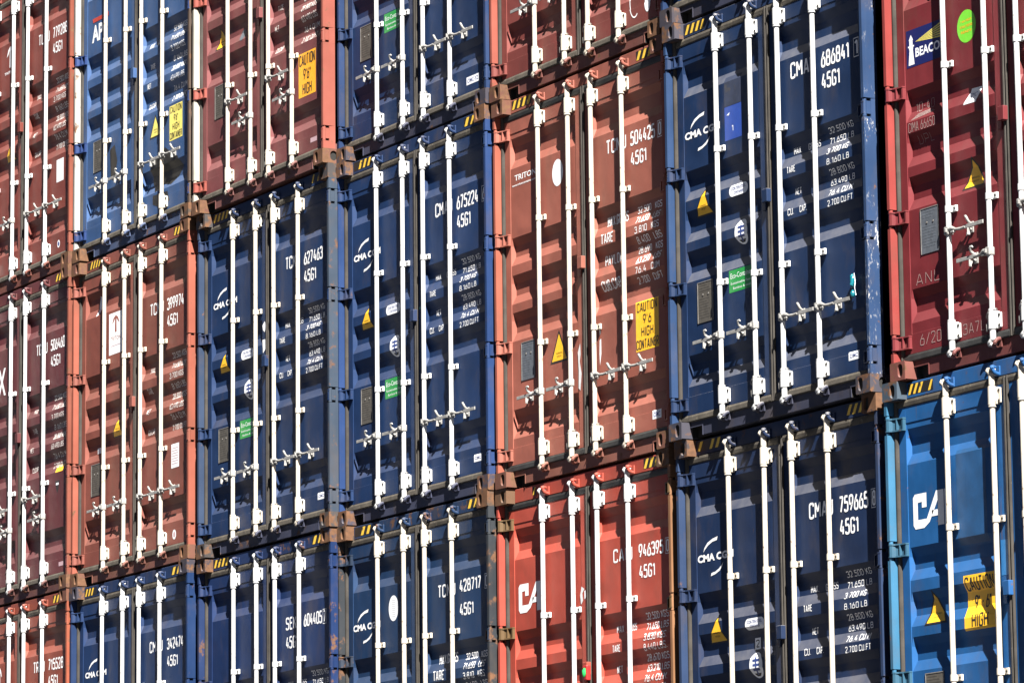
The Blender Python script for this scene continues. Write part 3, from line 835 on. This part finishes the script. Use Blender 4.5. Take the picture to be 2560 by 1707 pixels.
OT = {0: (-0.004, -0.078)}
LOC = {
 '0A': (0.0173, -0.0782, 8.7141), '0B': (0.0212, -0.0803, 5.8181), '0C': (0.0124, -0.0736, 2.9221),
 '1A': (2.5010, -0.0590, 8.7045), '1B': (2.4865, -0.0549, 5.8085), '1C': (2.4790, -0.0587, 2.9125),
 '2A': (5.0370, -0.0758, 8.6779), '2B': (5.0473, -0.0352, 5.7819), '2C': (5.0329, -0.0233, 2.8859),
 '3A': (7.4770, 0.0470, 8.6717), '3B': (7.4657, 0.0415, 5.7757), '3C': (7.4567, 0.0379, 2.8797),
 '4A': (9.9357, 0.0677, 8.6637), '4B': (9.9532, 0.0738, 5.7677), '4C': (9.9308, 0.0842, 2.8717),
 '5A': (12.4581, 0.0172, 8.6780), '5B': (12.4874, 0.0159, 5.7820), '5C': (12.4847, 0.0576, 2.8860),
 '6B': (15.1186, 0.0375, 5.8101), '6C': (15.0379, 0.0282, 2.9141)}

def stack():
    T, TW = M_TEXT, M_TEXTW
    # ---- column 0
    r, dl, dr, hd, sl = container('0A', LOC['0A'], 'red-brown shipping container marked 779288, top left corner of the photo', (0.200, 0.046, 0.035), rust=.6, frust=.3, postcol=(0.22, 0.062, 0.040))
    d = Decal(); triton_mark(d, 0.80, 0.97, 2.13, 2.33, T); d.text('TRITON', .747, 1.0, 2.075, 2.10, T, bold=.02); d.build('lessor_logo', dl)
    serial(dr, 'TLLU', '779288', 1.892, 2.205, 2.188, 2.285, 1.56, 1.80); weights(dr, 'old', mat=TW)
    triangle(dl, .90, 1.41, .775, 1.0, 1.235); plate(dl)
    d = Decal(); d.rect(1.985, 2.145, .828, 1.035, M_WHT, 0); d.build('blank_sticker', dr)
    d = Decal(); d.ell(2.05, .255, .03, .035, M_WHT, 0); d.ell(2.05, .255, .018, .02, M_CIMC, 1); d.build('maker_sticker', dr)
    r, dl, dr, hd, sl = container('0B', LOC['0B'], 'maroon shipping container marked 506460 at the left edge with a large white X', (0.120, 0.030, 0.034), rust=.6, frust=.3, postcol=(0.20, 0.06, 0.040), style='B')
    d = Decal(); d.text('TEX', .40, .842, 1.945, 2.20, T, bold=.02); d.build('lessor_logo', dl)
    serial(dr, 'TGBU', '506460', 1.892, 2.195, 2.195, 2.292, 1.56, 1.80); weights(dr, 'old', z_top=1.74, mat=TW)
    d = Decal(); d.rect(2.00, 2.16, 1.075, 1.14, M_YEL, 0); d.build('yellow_tag', dr)
    d = Decal(); d.poly([(2.0, 1.0), (2.10, 1.0), (2.07, .92), (2.05, .885), (2.03, .92)], M_BLK, 0); d.rect(2.02, 2.08, .96, .98, M_WHT, 1); d.build('dark_sticker', dr)
    d = Decal(); d.rect(2.10, 2.20, .225, .262, M_PINK, 0); d.build('maker_sticker', dr)
    r, dl, dr, hd, sl = container('0C', LOC['0C'], 'rust-red shipping container marked 715528 at the lower left corner of the photo', (0.250, 0.058, 0.036), rust=.5, frust=.3, postcol=(0.28, 0.075, 0.042))
    d = Decal(); triton_mark(d, .70, .80, 2.14, 2.33, T); d.build('lessor_logo', dl)
    serial(dr, 'TRHU', '715528', 1.875, 2.195, 2.215, 2.312, 1.538, 1.78); weights(dr, 'old', mat=TW)
    # ---- column 1
    r, dl, dr, hd, sl = container('1A', LOC['1A'], 'weathered mid-blue shipping container with a red bar above white letters and scorched patches', (0.040, 0.095, 0.235), rust=.7, frust=.35, postcol=(0.085, 0.062, 0.05), lpost=(0.40, 0.39, 0.37), hingecol=(0.02, 0.045, 0.15), dust=.35, bars=M_WHITE2, runoff=.6)
    d = Decal(); d.text('APL', .240, .575, 1.970, 2.125, T, bold=.035); d.build('carrier_logo', dl)
    d = Decal(); d.poly([(.262, 2.152), (.60, 2.152), (.60, 2.190), (.25, 2.190)], M_RED); d.build('carrier_logo_bar', dl)
    weights(dr, 'old', z_top=1.72, mat=T)
    caution(dr, 1.89, 2.15, .752, 1.056, [('CAUTION', .86), ("9'6\"", .3), ('HIGH', .5), ('CONTAINER', .9)], M_YELP)
    triangle(dr, 1.60, 1.045, 1.49, 1.715, .850, M_YELP); plate(dl, .29, .48)
    for door, q in ((dr, [(1.50, .70), (1.62, .66), (1.80, .72), (1.95, .64), (2.05, .60), (2.12, .50), (2.02, .43), (1.90, .38), (1.74, .41), (1.6, .36), (1.5, .45)]), (dr, [(1.55, .34), (1.85, .33), (1.9, .24), (1.7, .21), (1.56, .26)]), (dl, [(.64, .92), (.74, .95), (.80, .80), (.74, .62), (.66, .66)])):
        d = Decal(); d.poly(q, M_BLK, 0); d.build('scorch_mark', door)
    r, dl, dr, hd, sl = container('1B', LOC['1B'], 'brown shipping container marked 399974 with a white poster between its left bars', (0.225, 0.070, 0.052), rust=.65, frust=.25, postcol=(0.28, 0.082, 0.055), bars=M_WHITE2)
    d = Decal(); d.rect(.645, .925, 1.978, 2.345, M_WHT, 0); triton_mark(d, .71, .865, 2.17, 2.315, M_MAROON); d.text('TRITON', .68, .89, 2.10, 2.135, M_MAROON, 1)
    d.rect(.68, .89, 2.05, 2.056, M_PINK, 1); d.build('lessor_poster', dl)
    d = Decal(); d.poly([(.36, 2.37), (.42, 2.385), (.445, 2.53), (.40, 2.55), (.375, 2.48)], M_WHT, 0); d.build('torn_sticker', dl)
    serial(dr, 'TCNU', '399974', 1.865, 2.185, 2.19, 2.288, 1.518, 1.78); weights(dr, 'old', mat=TW)
    triangle(dl, .838, 1.405, .70, .94, 1.245); plate(dl, mat=M_PLATE)
    d = Decal(); d.rect(1.945, 2.10, .818, 1.022, M_WHT, 0)
    for i in range(7): d.rect(1.96, 2.08, .85 + .022 * i, .856 + .022 * i, M_PINK, 1)
    d.build('paper_sticker', dr)
    d = Decal(); d.rect(.345, .50, 1.15, 1.20, M_WHT, 0); d.build('blank_sticker', dl)
    d = Decal(); d.ell(2.015, .250, .036, .042, M_WHT, 0); d.ell(2.015, .250, .02, .024, M_PINK, 1); d.build('maker_sticker', dr)
    r, dl, dr, hd, sl = container('1C', LOC['1C'], 'navy shipping container marked 342474 at the bottom of the photo, second stack from left', (0.0082, 0.029, 0.098), rust=.45)
    cma_logo(dl, .186, 2.084); serial(dr, 'CMAU', '342474', 1.892, 2.205, 2.19, 2.280, 1.541, 1.79); weights(dr, 'cma')
    # ---- column 2
    r, dl, dr, hd, sl = container('2A', LOC['2A'], 'dusky pinkish-red shipping container with an orange caution sticker on its right door', (0.190, 0.058, 0.060), rust=.6, frust=.22, postcol=(0.27, 0.078, 0.058), style='B', bars=M_WHITE2, lpost=(0.46, 0.42, 0.36), hingecol=(0.26, 0.07, 0.055), runoff=.4)
    triangle(dl, .365, 1.552, .295, .525, 1.368); plate(dl, .30, .488)
    caution(dr, 1.865, 2.17, .635, .996, [('CAUTION', .88), ("9'6\"", .4), ('HIGH', .5)], M_ORG)
    weights(dr, 'old', z_top=1.70, mat=TW); serial(dr, 'TGHU', '618203', 1.88, 2.19, 2.19, 2.285, 1.54, 1.78)
    d = Decal(); d.ell(.80, 1.40, .05, .05, M_PLATE2, 0); d.build('approval_sticker', dl)
    d = Decal(); d.rect(2.08, 2.195, .232, .270, M_PINK, 0); d.build('maker_sticker', dr)
    r, dl, dr, hd, sl = container('2B', LOC['2B'], 'navy shipping container marked 627463 with a torn white sticker beside its second bar', NAVY, rust=.55, frust=.3, postcol=(0.042, 0.060, 0.090), lpost=(0.03, 0.05, 0.10), bars=M_WHITE2)
    cma_logo(dl, .176, 2.072); serial(dr, 'TCKU', '627463', 1.867, 2.185, 2.175, 2.272, 1.535, 1.78, pz0=2.188); weights(dr, 'cma')
    triangle(dl, .385, 1.688, .262, .474, 1.520); corten(dl); roundel(dl); eco(dl); plate(dl); cimc(dr)
    d = Decal(); d.poly([(1.11, 1.80), (1.15, 1.83), (1.18, 1.79), (1.15, 1.74), (1.12, 1.76)], M_WHT, 0); d.build('torn_sticker', dl, base=0.0745)
    d = Decal(); d.poly([(1.11, 1.68), (1.16, 1.68), (1.165, 1.60), (1.12, 1.57)], M_WHT, 0); d.build('torn_sticker', dl, base=0.0745)
    r, dl, dr, hd, sl = container('2C', LOC['2C'], 'navy shipping container marked 6044057 at the bottom of the photo, third stack from left', (0.0085, 0.0265, 0.098), rust=.75, frust=.4)
    serial(dr, 'SEKU', '604405', 1.834, 2.14, 2.175, 2.270, 1.515, 1.76, check=('7', 2.16), cx_=1.515, cz=2.025); weights(dr, 'cma', dx=.03)
    # ---- column 3
    r, dl, dr, hd, sl = container('3A', LOC['3A'], 'navy shipping container cut by the top edge, with a green sticker near its left bars', NAVY, rust=.55, frust=.22, postcol=(0.020, 0.042, 0.115))
    cma_logo(dl); serial(dr, 'CMAU', '655180', 1.862, 2.18, 2.20, 2.30, 1.52, 1.78); weights(dr, 'cma')
    triangle(dl, .388, 1.697, .254, .466, 1.517); corten(dl); roundel(dl); eco(dl); plate(dl); cimc(dr, 2.015, 2.21, .226, .286, 'CIMC-YZ')
    r, dl, dr, hd, sl = container('3B', LOC['3B'], 'navy shipping container marked 675224 in the centre of the photo', (0.0085, 0.031, 0.104), rust=.6, frust=.18, postcol=(0.016, 0.042, 0.135))
    cma_logo(dl, .166, 2.080); serial(dr, 'CMAU', '675224', 1.865, 2.185, 2.20, 2.30, 1.525, 1.78, check=('6', 2.245)); weights(dr, 'cma')
    triangle(dl, .386, 1.700, .258, .468, 1.521); corten(dl); roundel(dl); eco(dl); plate(dl); cimc(dr)
    d = Decal(); d.rect(1.250, 1.330, 1.535, 1.552, M_TEALP, 0); d.build('paint_mark', dr, base=.0738)
    r, dl, dr, hd, sl = container('3C', LOC['3C'], 'navy shipping container marked 428717 with a white oval sticker, lower centre of the photo', (0.0095, 0.034, 0.096), rust=.8, frust=.45, postcol=(0.030, 0.035, 0.042), hingecol=(0.018, 0.030, 0.055), bars=M_WHITE2, runoff=.4)
    cma_logo(dl, .139, 2.066); serial(dr, 'TCNU', '428717', 1.868, 2.185, 2.205, 2.295, 1.53, 1.79, pz0=2.195, cz=2.03, check=('0', 2.245)); weights(dr, 'tri', z_top=1.70)
    d = Decal(); d.ell(.808, 2.190, .077, .098, M_WHT, 0)
    for i in range(9): d.rect(.772, .844, 2.125 + .0155 * i, 2.130 + .0155 * i, M_PRINT, 1)
    d.build('oval_sticker', dl)
    # ---- column 4
    r, dl, dr, hd, sl = container('4A', LOC['4A'], 'red-brown shipping container at the top edge with white loops low on its right door', (0.205, 0.052, 0.045), rust=.7, frust=.3, postcol=(0.27, 0.075, 0.055), bars=M_WHITE2)
    d = Decal()
    ring(d, 1.985, .345, .062, .115, .010, M_TEXT, a0=1.2, a1=5.3); d.build('chalk_loop', dr)
    d = Decal(); d.ell(2.160, .300, .040, .072, M_WHT, 1); d.build('oval_sticker', dr)
    weights(dr, 'tri', mat=TW); plate(dl); triangle(dl, .83, 1.05, .71, .95, .835)
    r, dl, dr, hd, sl = container('4B', LOC['4B'], 'brown shipping container marked 504425 with a large yellow caution sticker and a plain white oval', BROWN, rust=.55, frust=.12, postcol=(0.30, 0.090, 0.060), rubber=M_RUBBER2, bars=M_WHITE2, dust=.12)
    d = Decal(); d.text('TRITON', .205, .52, 2.272, 2.315, T, bold=.02); d.text('www.tritoncontainer.com', .167, .52, 2.232, 2.248, T, bold=.02); d.build('lessor_logo', dl)
    d = Decal(); d.ell(.836, 2.219, .078, .099, M_WHT, 0); d.build('oval_sticker', dl)
    serial(dr, 'TCNU', '504425', 1.873, 2.192, 2.215, 2.312, 1.538, 1.80, check=('0', 2.232)); weights(dr, 'tri')
    caution(dr, 1.899, 2.206, .737, 1.088, [('CAUTION', .86), ("9'6", .34), ('HIGH', .5), ('CONTAINER', .95)])
    triangle(dl, .825, 1.058, .705, .950, .833); plate(dl, .278, .478, .772, 1.054, M_PLATE2); cimc(dr, 2.108, 2.226, .236, .298, ink=M_BLUEV)
    d = Decal(); d.poly([(1.10, .86), (1.135, .92), (1.14, .84), (1.125, .79), (1.15, .70), (1.13, .58), (1.105, .60), (1.11, .72)], M_SILV, 0); d.build('torn_tape', dl, base=.0735)
    d = Decal(); d.poly([(1.395, .98), (1.41, 1.0), (1.415, .95), (1.40, .93)], M_WHT, 0); d.build('torn_sticker', dr)
    d = Decal(); d.poly([(1.40, .90), (1.42, .91), (1.42, .80), (1.40, .72), (1.395, .80)], M_WHT, 0); d.build('torn_sticker', dr)
    r, dl, dr, hd, sl = container('4C', LOC['4C'], 'bright red shipping container marked 946395 with large white letters on its left door', (0.420, 0.072, 0.048), rust=.5, frust=.15, postcol=(0.24, 0.12, 0.06), rubber=M_RUBBER2, dust=.12, hatches='', lpost=(0.36, 0.062, 0.045), hingecol=(0.12, 0.075, 0.035), runoff=.5)
    hatch('hazard_stripes', hd, W - .455, W - .18, 2.806, 2.876); hatch('hazard_stripes', hd, .425, .475, 2.812, 2.872, n=1)
    cai(dl, .198, .80, 1.975, 2.185); serial(dr, 'CAIU', '946395', 1.90, 2.215, 2.20, 2.290, 1.555, 1.80, check=('0', 2.245)); weights(dr, 'cai', mat=T)
    d = Decal(); d.poly([(1.10, 1.95), (1.13, 1.98), (1.12, 2.03), (1.15, 2.06), (1.11, 2.08), (1.09, 2.02)], M_SILV, 0); d.poly([(1.15, 1.985), (1.175, 2.0), (1.17, 2.05), (1.15, 2.045)], M_WHT, 0); d.build('torn_tape', dl, base=.0735)
    d = Decal(); d.poly([(1.30, 1.96), (1.36, 1.95), (1.365, 2.15), (1.34, 2.16), (1.335, 2.05), (1.295, 2.03)], M_SILV, 0); d.build('torn_tape', dr, base=.0735)
    # ---- column 5
    r, dl, dr, hd, sl = container('5A', LOC['5A'], 'navy shipping container showing only its bottom corner, right of centre at the top edge', NAVY, rust=.3, frust=.2)
    r, dl, dr, hd, sl = container('5B', LOC['5B'], 'navy shipping container marked 686841 with a scratched blue right post and a teal tag', (0.0080, 0.027, 0.086), rust=.45, frust=.14, scratch=.9, postcol=(0.022, 0.050, 0.125), dust=.85)
    cma_logo(dl, .153, 2.068); serial(dr, 'CMAU', '686841', 1.860, 2.172, 2.224, 2.328, 1.494, 1.775, check=('1', 2.232)); weights(dr, 'cma')
    triangle(dl, .378, 1.700, .252, .466, 1.515); corten(dl); roundel(dl); eco(dl); plate(dl); cimc(dr)
    d = Decal(); d.rect(.664, .877, 2.20, 2.405, M_FADE, 0); d.build('faded_patch', dl)
    d = Decal(); d.rect(.664, .877, 1.965, 2.197, M_BLUEV, 0); d.st('1', .755, .770, 2.02, 2.06, M_WHT, 1); d.poly([(.69, 2.14), (.73, 2.155), (.72, 2.135)], M_WHT, 1); d.build('blue_sticker', dl)
    d = Decal(); d.rect(.985, 1.00, .18, .33, M_TEALP, 0); d.build('paint_mark', dl, base=.0738)
    r, dl, dr, hd, sl = container('5C', LOC['5C'], 'navy shipping container marked 759665 under the one with the teal tag', (0.0090, 0.024, 0.074), rust=.65, frust=.3, dust=.75, bars=M_WHITE2, postcol=(0.022, 0.042, 0.10))
    cma_logo(dl, .153, 2.055); serial(dr, 'CMAU', '759665', 1.888, 2.205, 2.196, 2.297, 1.535, 1.80, check=('8', 2.245)); weights(dr, 'cma', dx=.02)
    triangle(dl, .385, 1.684, .246, .470, 1.502); corten(dl, .845, 1.585); roundel(dl, .85, 1.31)
    d = Decal(); d.rect(.80, .868, 1.415, 1.492, M_WHT, 0); d.st('2', .817, .85, 1.43, 1.478, M_BLK, 1); d.build('number_sticker', dl)
    # ---- column 6
    r, dl, dr, hd, sl = container('6B', LOC['6B'], 'dark red shipping container with a navy lighthouse sign and a round lime sticker', (0.175, 0.023, 0.029), rust=.3, frust=.08, postcol=(0.25, 0.042, 0.038), cast=(0.20, 0.075, 0.062), style='B', rubber=M_RUBBER2, dust=.14)
    beacon(dl)
    d = Decal(); d.ell(.818, 2.126, .099, .104, M_LIME, 0)
    for i, t in enumerate(('I am NOT', 'SCALE TESTED', 'READY')): d.text(t, .76 - .01 * (i == 1), .875 + .01 * (i == 1), 2.155 - .035 * i, 2.170 - .035 * i, M_ORG, 1, bold=.02)
    d.build('round_sticker', dl)
    d = Decal(); d.poly([(.76, 1.635), (.895, 1.632), (.925, 1.727), (.815, 1.732)], M_WHT, 0); d.text('CIMC', .80, .885, 1.672, 1.70, M_CIMC, 1); d.build('maker_sticker', dl)
    triangle(dl, .828, 1.295, .712, .942, 1.105); plate(dl, .268, .466, .775, 1.065, M_PLATE2)
    d = Decal()
    for t, x0, x1, z0, z1 in (('10-40', .215, .41, 1.70, 1.76), ('CIMA 66650', .165, .45, 1.575, 1.635), ('UPL', .24, .40, 1.49, 1.545), ('ANL', .205, .455, .590, .66), ('6/20', .235, .46, .205, .275), ('3A7L', .70, .92, .20, .265)):
        d.st(t, x0, x1, z0, z1, M_CHALK, wt=.035)
    for i in range(6): d.poly([(.19 + .01 * i, 1.652 + .006 * i), (.44 - .012 * i, 1.672 + .004 * i), (.44 - .012 * i, 1.675 + .004 * i), (.19 + .01 * i, 1.655 + .006 * i)], M_CHALK)
    d.build('chalk_writing', dl)
    r, dl, dr, hd, sl = container('6C', LOC['6C'], 'bright blue shipping container with a large white CA, right end of the lower row', (0.013, 0.098, 0.290), rust=.5, frust=.28, postcol=(0.040, 0.150, 0.270), bars=M_WHITE2, dust=.12, hatches='l', hingecol=(0.035, 0.105, 0.17), rods=[.632, 1.112, 1.42, 1.83], runoff=.7)
    cai(dl, .196, .80, 1.957, 2.175)
    d = Decal(); d.rect(.665, .975, 1.805, 2.395, M_FADE2, 0); d.build('faded_patch', dl)
    d = Decal(); d.rect(1.112, 1.190, 1.575, 1.790, M_PALEB, 0); d.build('paint_patch', dl, base=.0748)
    caution(dl, .708, 1.03, 1.277, 1.615, [('CAUTION', .9), ("9' - 6\"", .5), ('HIGH', .5)])
    triangle(dl, .360, 1.560, .288, .518, 1.354); plate(dl)

def triton_mark(d, x0, x1, z0, z1, mat):
    w_, h_ = x1 - x0, z1 - z0
    def q(*p): d.poly([(x0 + a * w_, z0 + b * h_) for a, b in p], mat)
    q((.38, 0), (.62, 0), (.60, .62), (.40, .62))
    q((0, .55), (.18, .62), (.40, .84), (.40, .98), (.2, .88))
    q((1, .55), (.8, .88), (.60, .98), (.60, .84), (.82, .62))
    q((.40, .62), (.60, .62), (.60, 1.0), (.40, 1.0))

def cai(door, x0, x1, z0, z1):
    d = Decal(); h_ = z1 - z0; w_ = .285; t = .055
    # C with a cut corner
    d.poly([(x0, z0 + .025), (x0 + .02, z0), (x0 + .05, z0 + t), (x0 + .05, z1 - t), (x0, z1 - .02)], M_TEXT)
    d.poly([(x0, z1 - .02), (x0 + .05, z1 - t), (x0 + .145, z1 - t + .005), (x0 + .145, z1), (x0 + .02, z1)], M_TEXT)
    d.poly([(x0 + .095, z1 - t - .035), (x0 + .145, z1 - t - .035), (x0 + .145, z1 - t + .004), (x0 + .095, z1 - t + .004)], M_TEXT)
    d.poly([(x0 + .02, z0), (x0 + .115, z0), (x0 + .145, z0 + t), (x0 + .05, z0 + t)], M_TEXT)
    # A, its left stroke running up from the foot of the C
    a = x0 + .115
    d.poly([(a, z0), (a + .03, z0 + t), (a + .135, z1), (a + .150, z1), (a + .150, z1 - .06), (a + .058, z0 + .03)], M_TEXT)
    d.poly([(a + .150, z0), (a + .215, z0), (a + .215, z1), (a + .150, z1)], M_TEXT)
    d.rect(a + .085, a + .149, z0 + .062, z0 + .10, M_TEXT)
    d.rect(a + .225, a + .27, z0, z1, M_TEXT)
    d.build('lessor_logo', door)

def ring(d, cx_, cz_, rx, rz, t, mat, n=26, a0=.4, a1=5.6):
    for i in range(n):
        u, v = a0 + (a1 - a0) * i / n, a0 + (a1 - a0) * (i + 1) / n
        d.poly([(cx_ + rx * math.cos(u), cz_ + rz * math.sin(u)), (cx_ + (rx + t) * math.cos(u), cz_ + (rz + t) * math.sin(u)), (cx_ + (rx + t) * math.cos(v), cz_ + (rz + t) * math.sin(v)), (cx_ + rx * math.cos(v), cz_ + rz * math.sin(v))], mat)

def beacon(door):
    d = Decal(); x0, x1, z0, z1 = .163, .56, 1.99, 2.232
    d.rect(x0, x1, z0, z1, M_NAVYV, 0)
    d.poly([(.185, 2.005), (.250, 2.005), (.236, 2.10), (.240, 2.12), (.192, 2.12), (.198, 2.10)], M_WHT, 1)
    d.rect(.183, .249, 2.12, 2.130, M_WHT, 1); d.rect(.198, .234, 2.130, 2.165, M_WHT, 1)
    d.poly([(.192, 2.165), (.240, 2.165), (.216, 2.200)], M_WHT, 1)
    d.text('BEACON', .262, .592, 2.045, 2.105, M_WHT, 1, bold=.03)
    for i in range(6):
        a = 2.125 + .017 * i; d.poly([(.262, 2.146), (.545, a - .006), (.545, a + .005)], M_YELP, 1)
    d.build('lighthouse_sign', door)

stack()

# ------------------------------------------------------------------ loose things hung on the containers
def tag(o, label, cat):
    o['label'] = label; o['category'] = cat
def plastic_tag():
    b = MB(); L5 = LOC['5B']; x, z = 2.195, 0.70
    root = bpy.data.objects.new('plastic_tag', None); COL.objects.link(root); root.scale = (.66, .66, .82); root.location = (L5[0] + x, L5[1] + .05, L5[2] + z)
    tag(root, 'crumpled teal plastic tag hanging right of the handle on container 686841', 'tag')
    b.tube([(0, 0, .115), (.002, -.004, .105), (-.003, 0, .07), (.002, -.003, .035), (0, 0, .012), (.001, 0, .004)], [.012, .024, .026, .025, .022, .006], 10)
    put('upper_bag', b.mesh('upper_bag'), root, M_TEAL)
    b = MB(); b.tube([(0, 0, 0), (.002, -.002, -.015), (.0, 0, -.035), (.002, -.002, -.058), (0, 0, -.068)], [.005, .014, .027, .022, .006], 10)
    put('lower_bag', b.mesh('lower_bag'), root, M_TEAL)
    b = MB(); b.tube([(.03, 0, .12), (.04, .004, .05), (.036, 0, .01), (.040, .002, -.03), (.048, .004, -.055)], .004, 6)
    put('white_tie', b.mesh('white_tie'), root, M_WHT)
_pt = plastic_tag()

def plastic_seal():
    L4 = LOC['4C']
    root = bpy.data.objects.new('plastic_seal', None); COL.objects.link(root); root.location = (L4[0] + 1.222, L4[1] + .035, L4[2] + 1.46)
    tag(root, 'small red plastic box with a green patch on the door joint of container 946395', 'seal')
    b = MB(); b.box(-.028, .028, -.012, .022, -.055, .05, .006); put('seal_case', b.mesh('seal_case'), root, plain('red_plastic', (.45, .03, .03), .35))
    b = MB(); b.tube([(-.006, -.016, -.03), (.004, -.017, -.01), (.0, -.017, .012), (.008, -.016, .03)], [.008, .016, .015, .007], 8); put('green_patch', b.mesh('green_patch'), root, plain('green_plastic', (.03, .5, .12), .3))
plastic_seal()
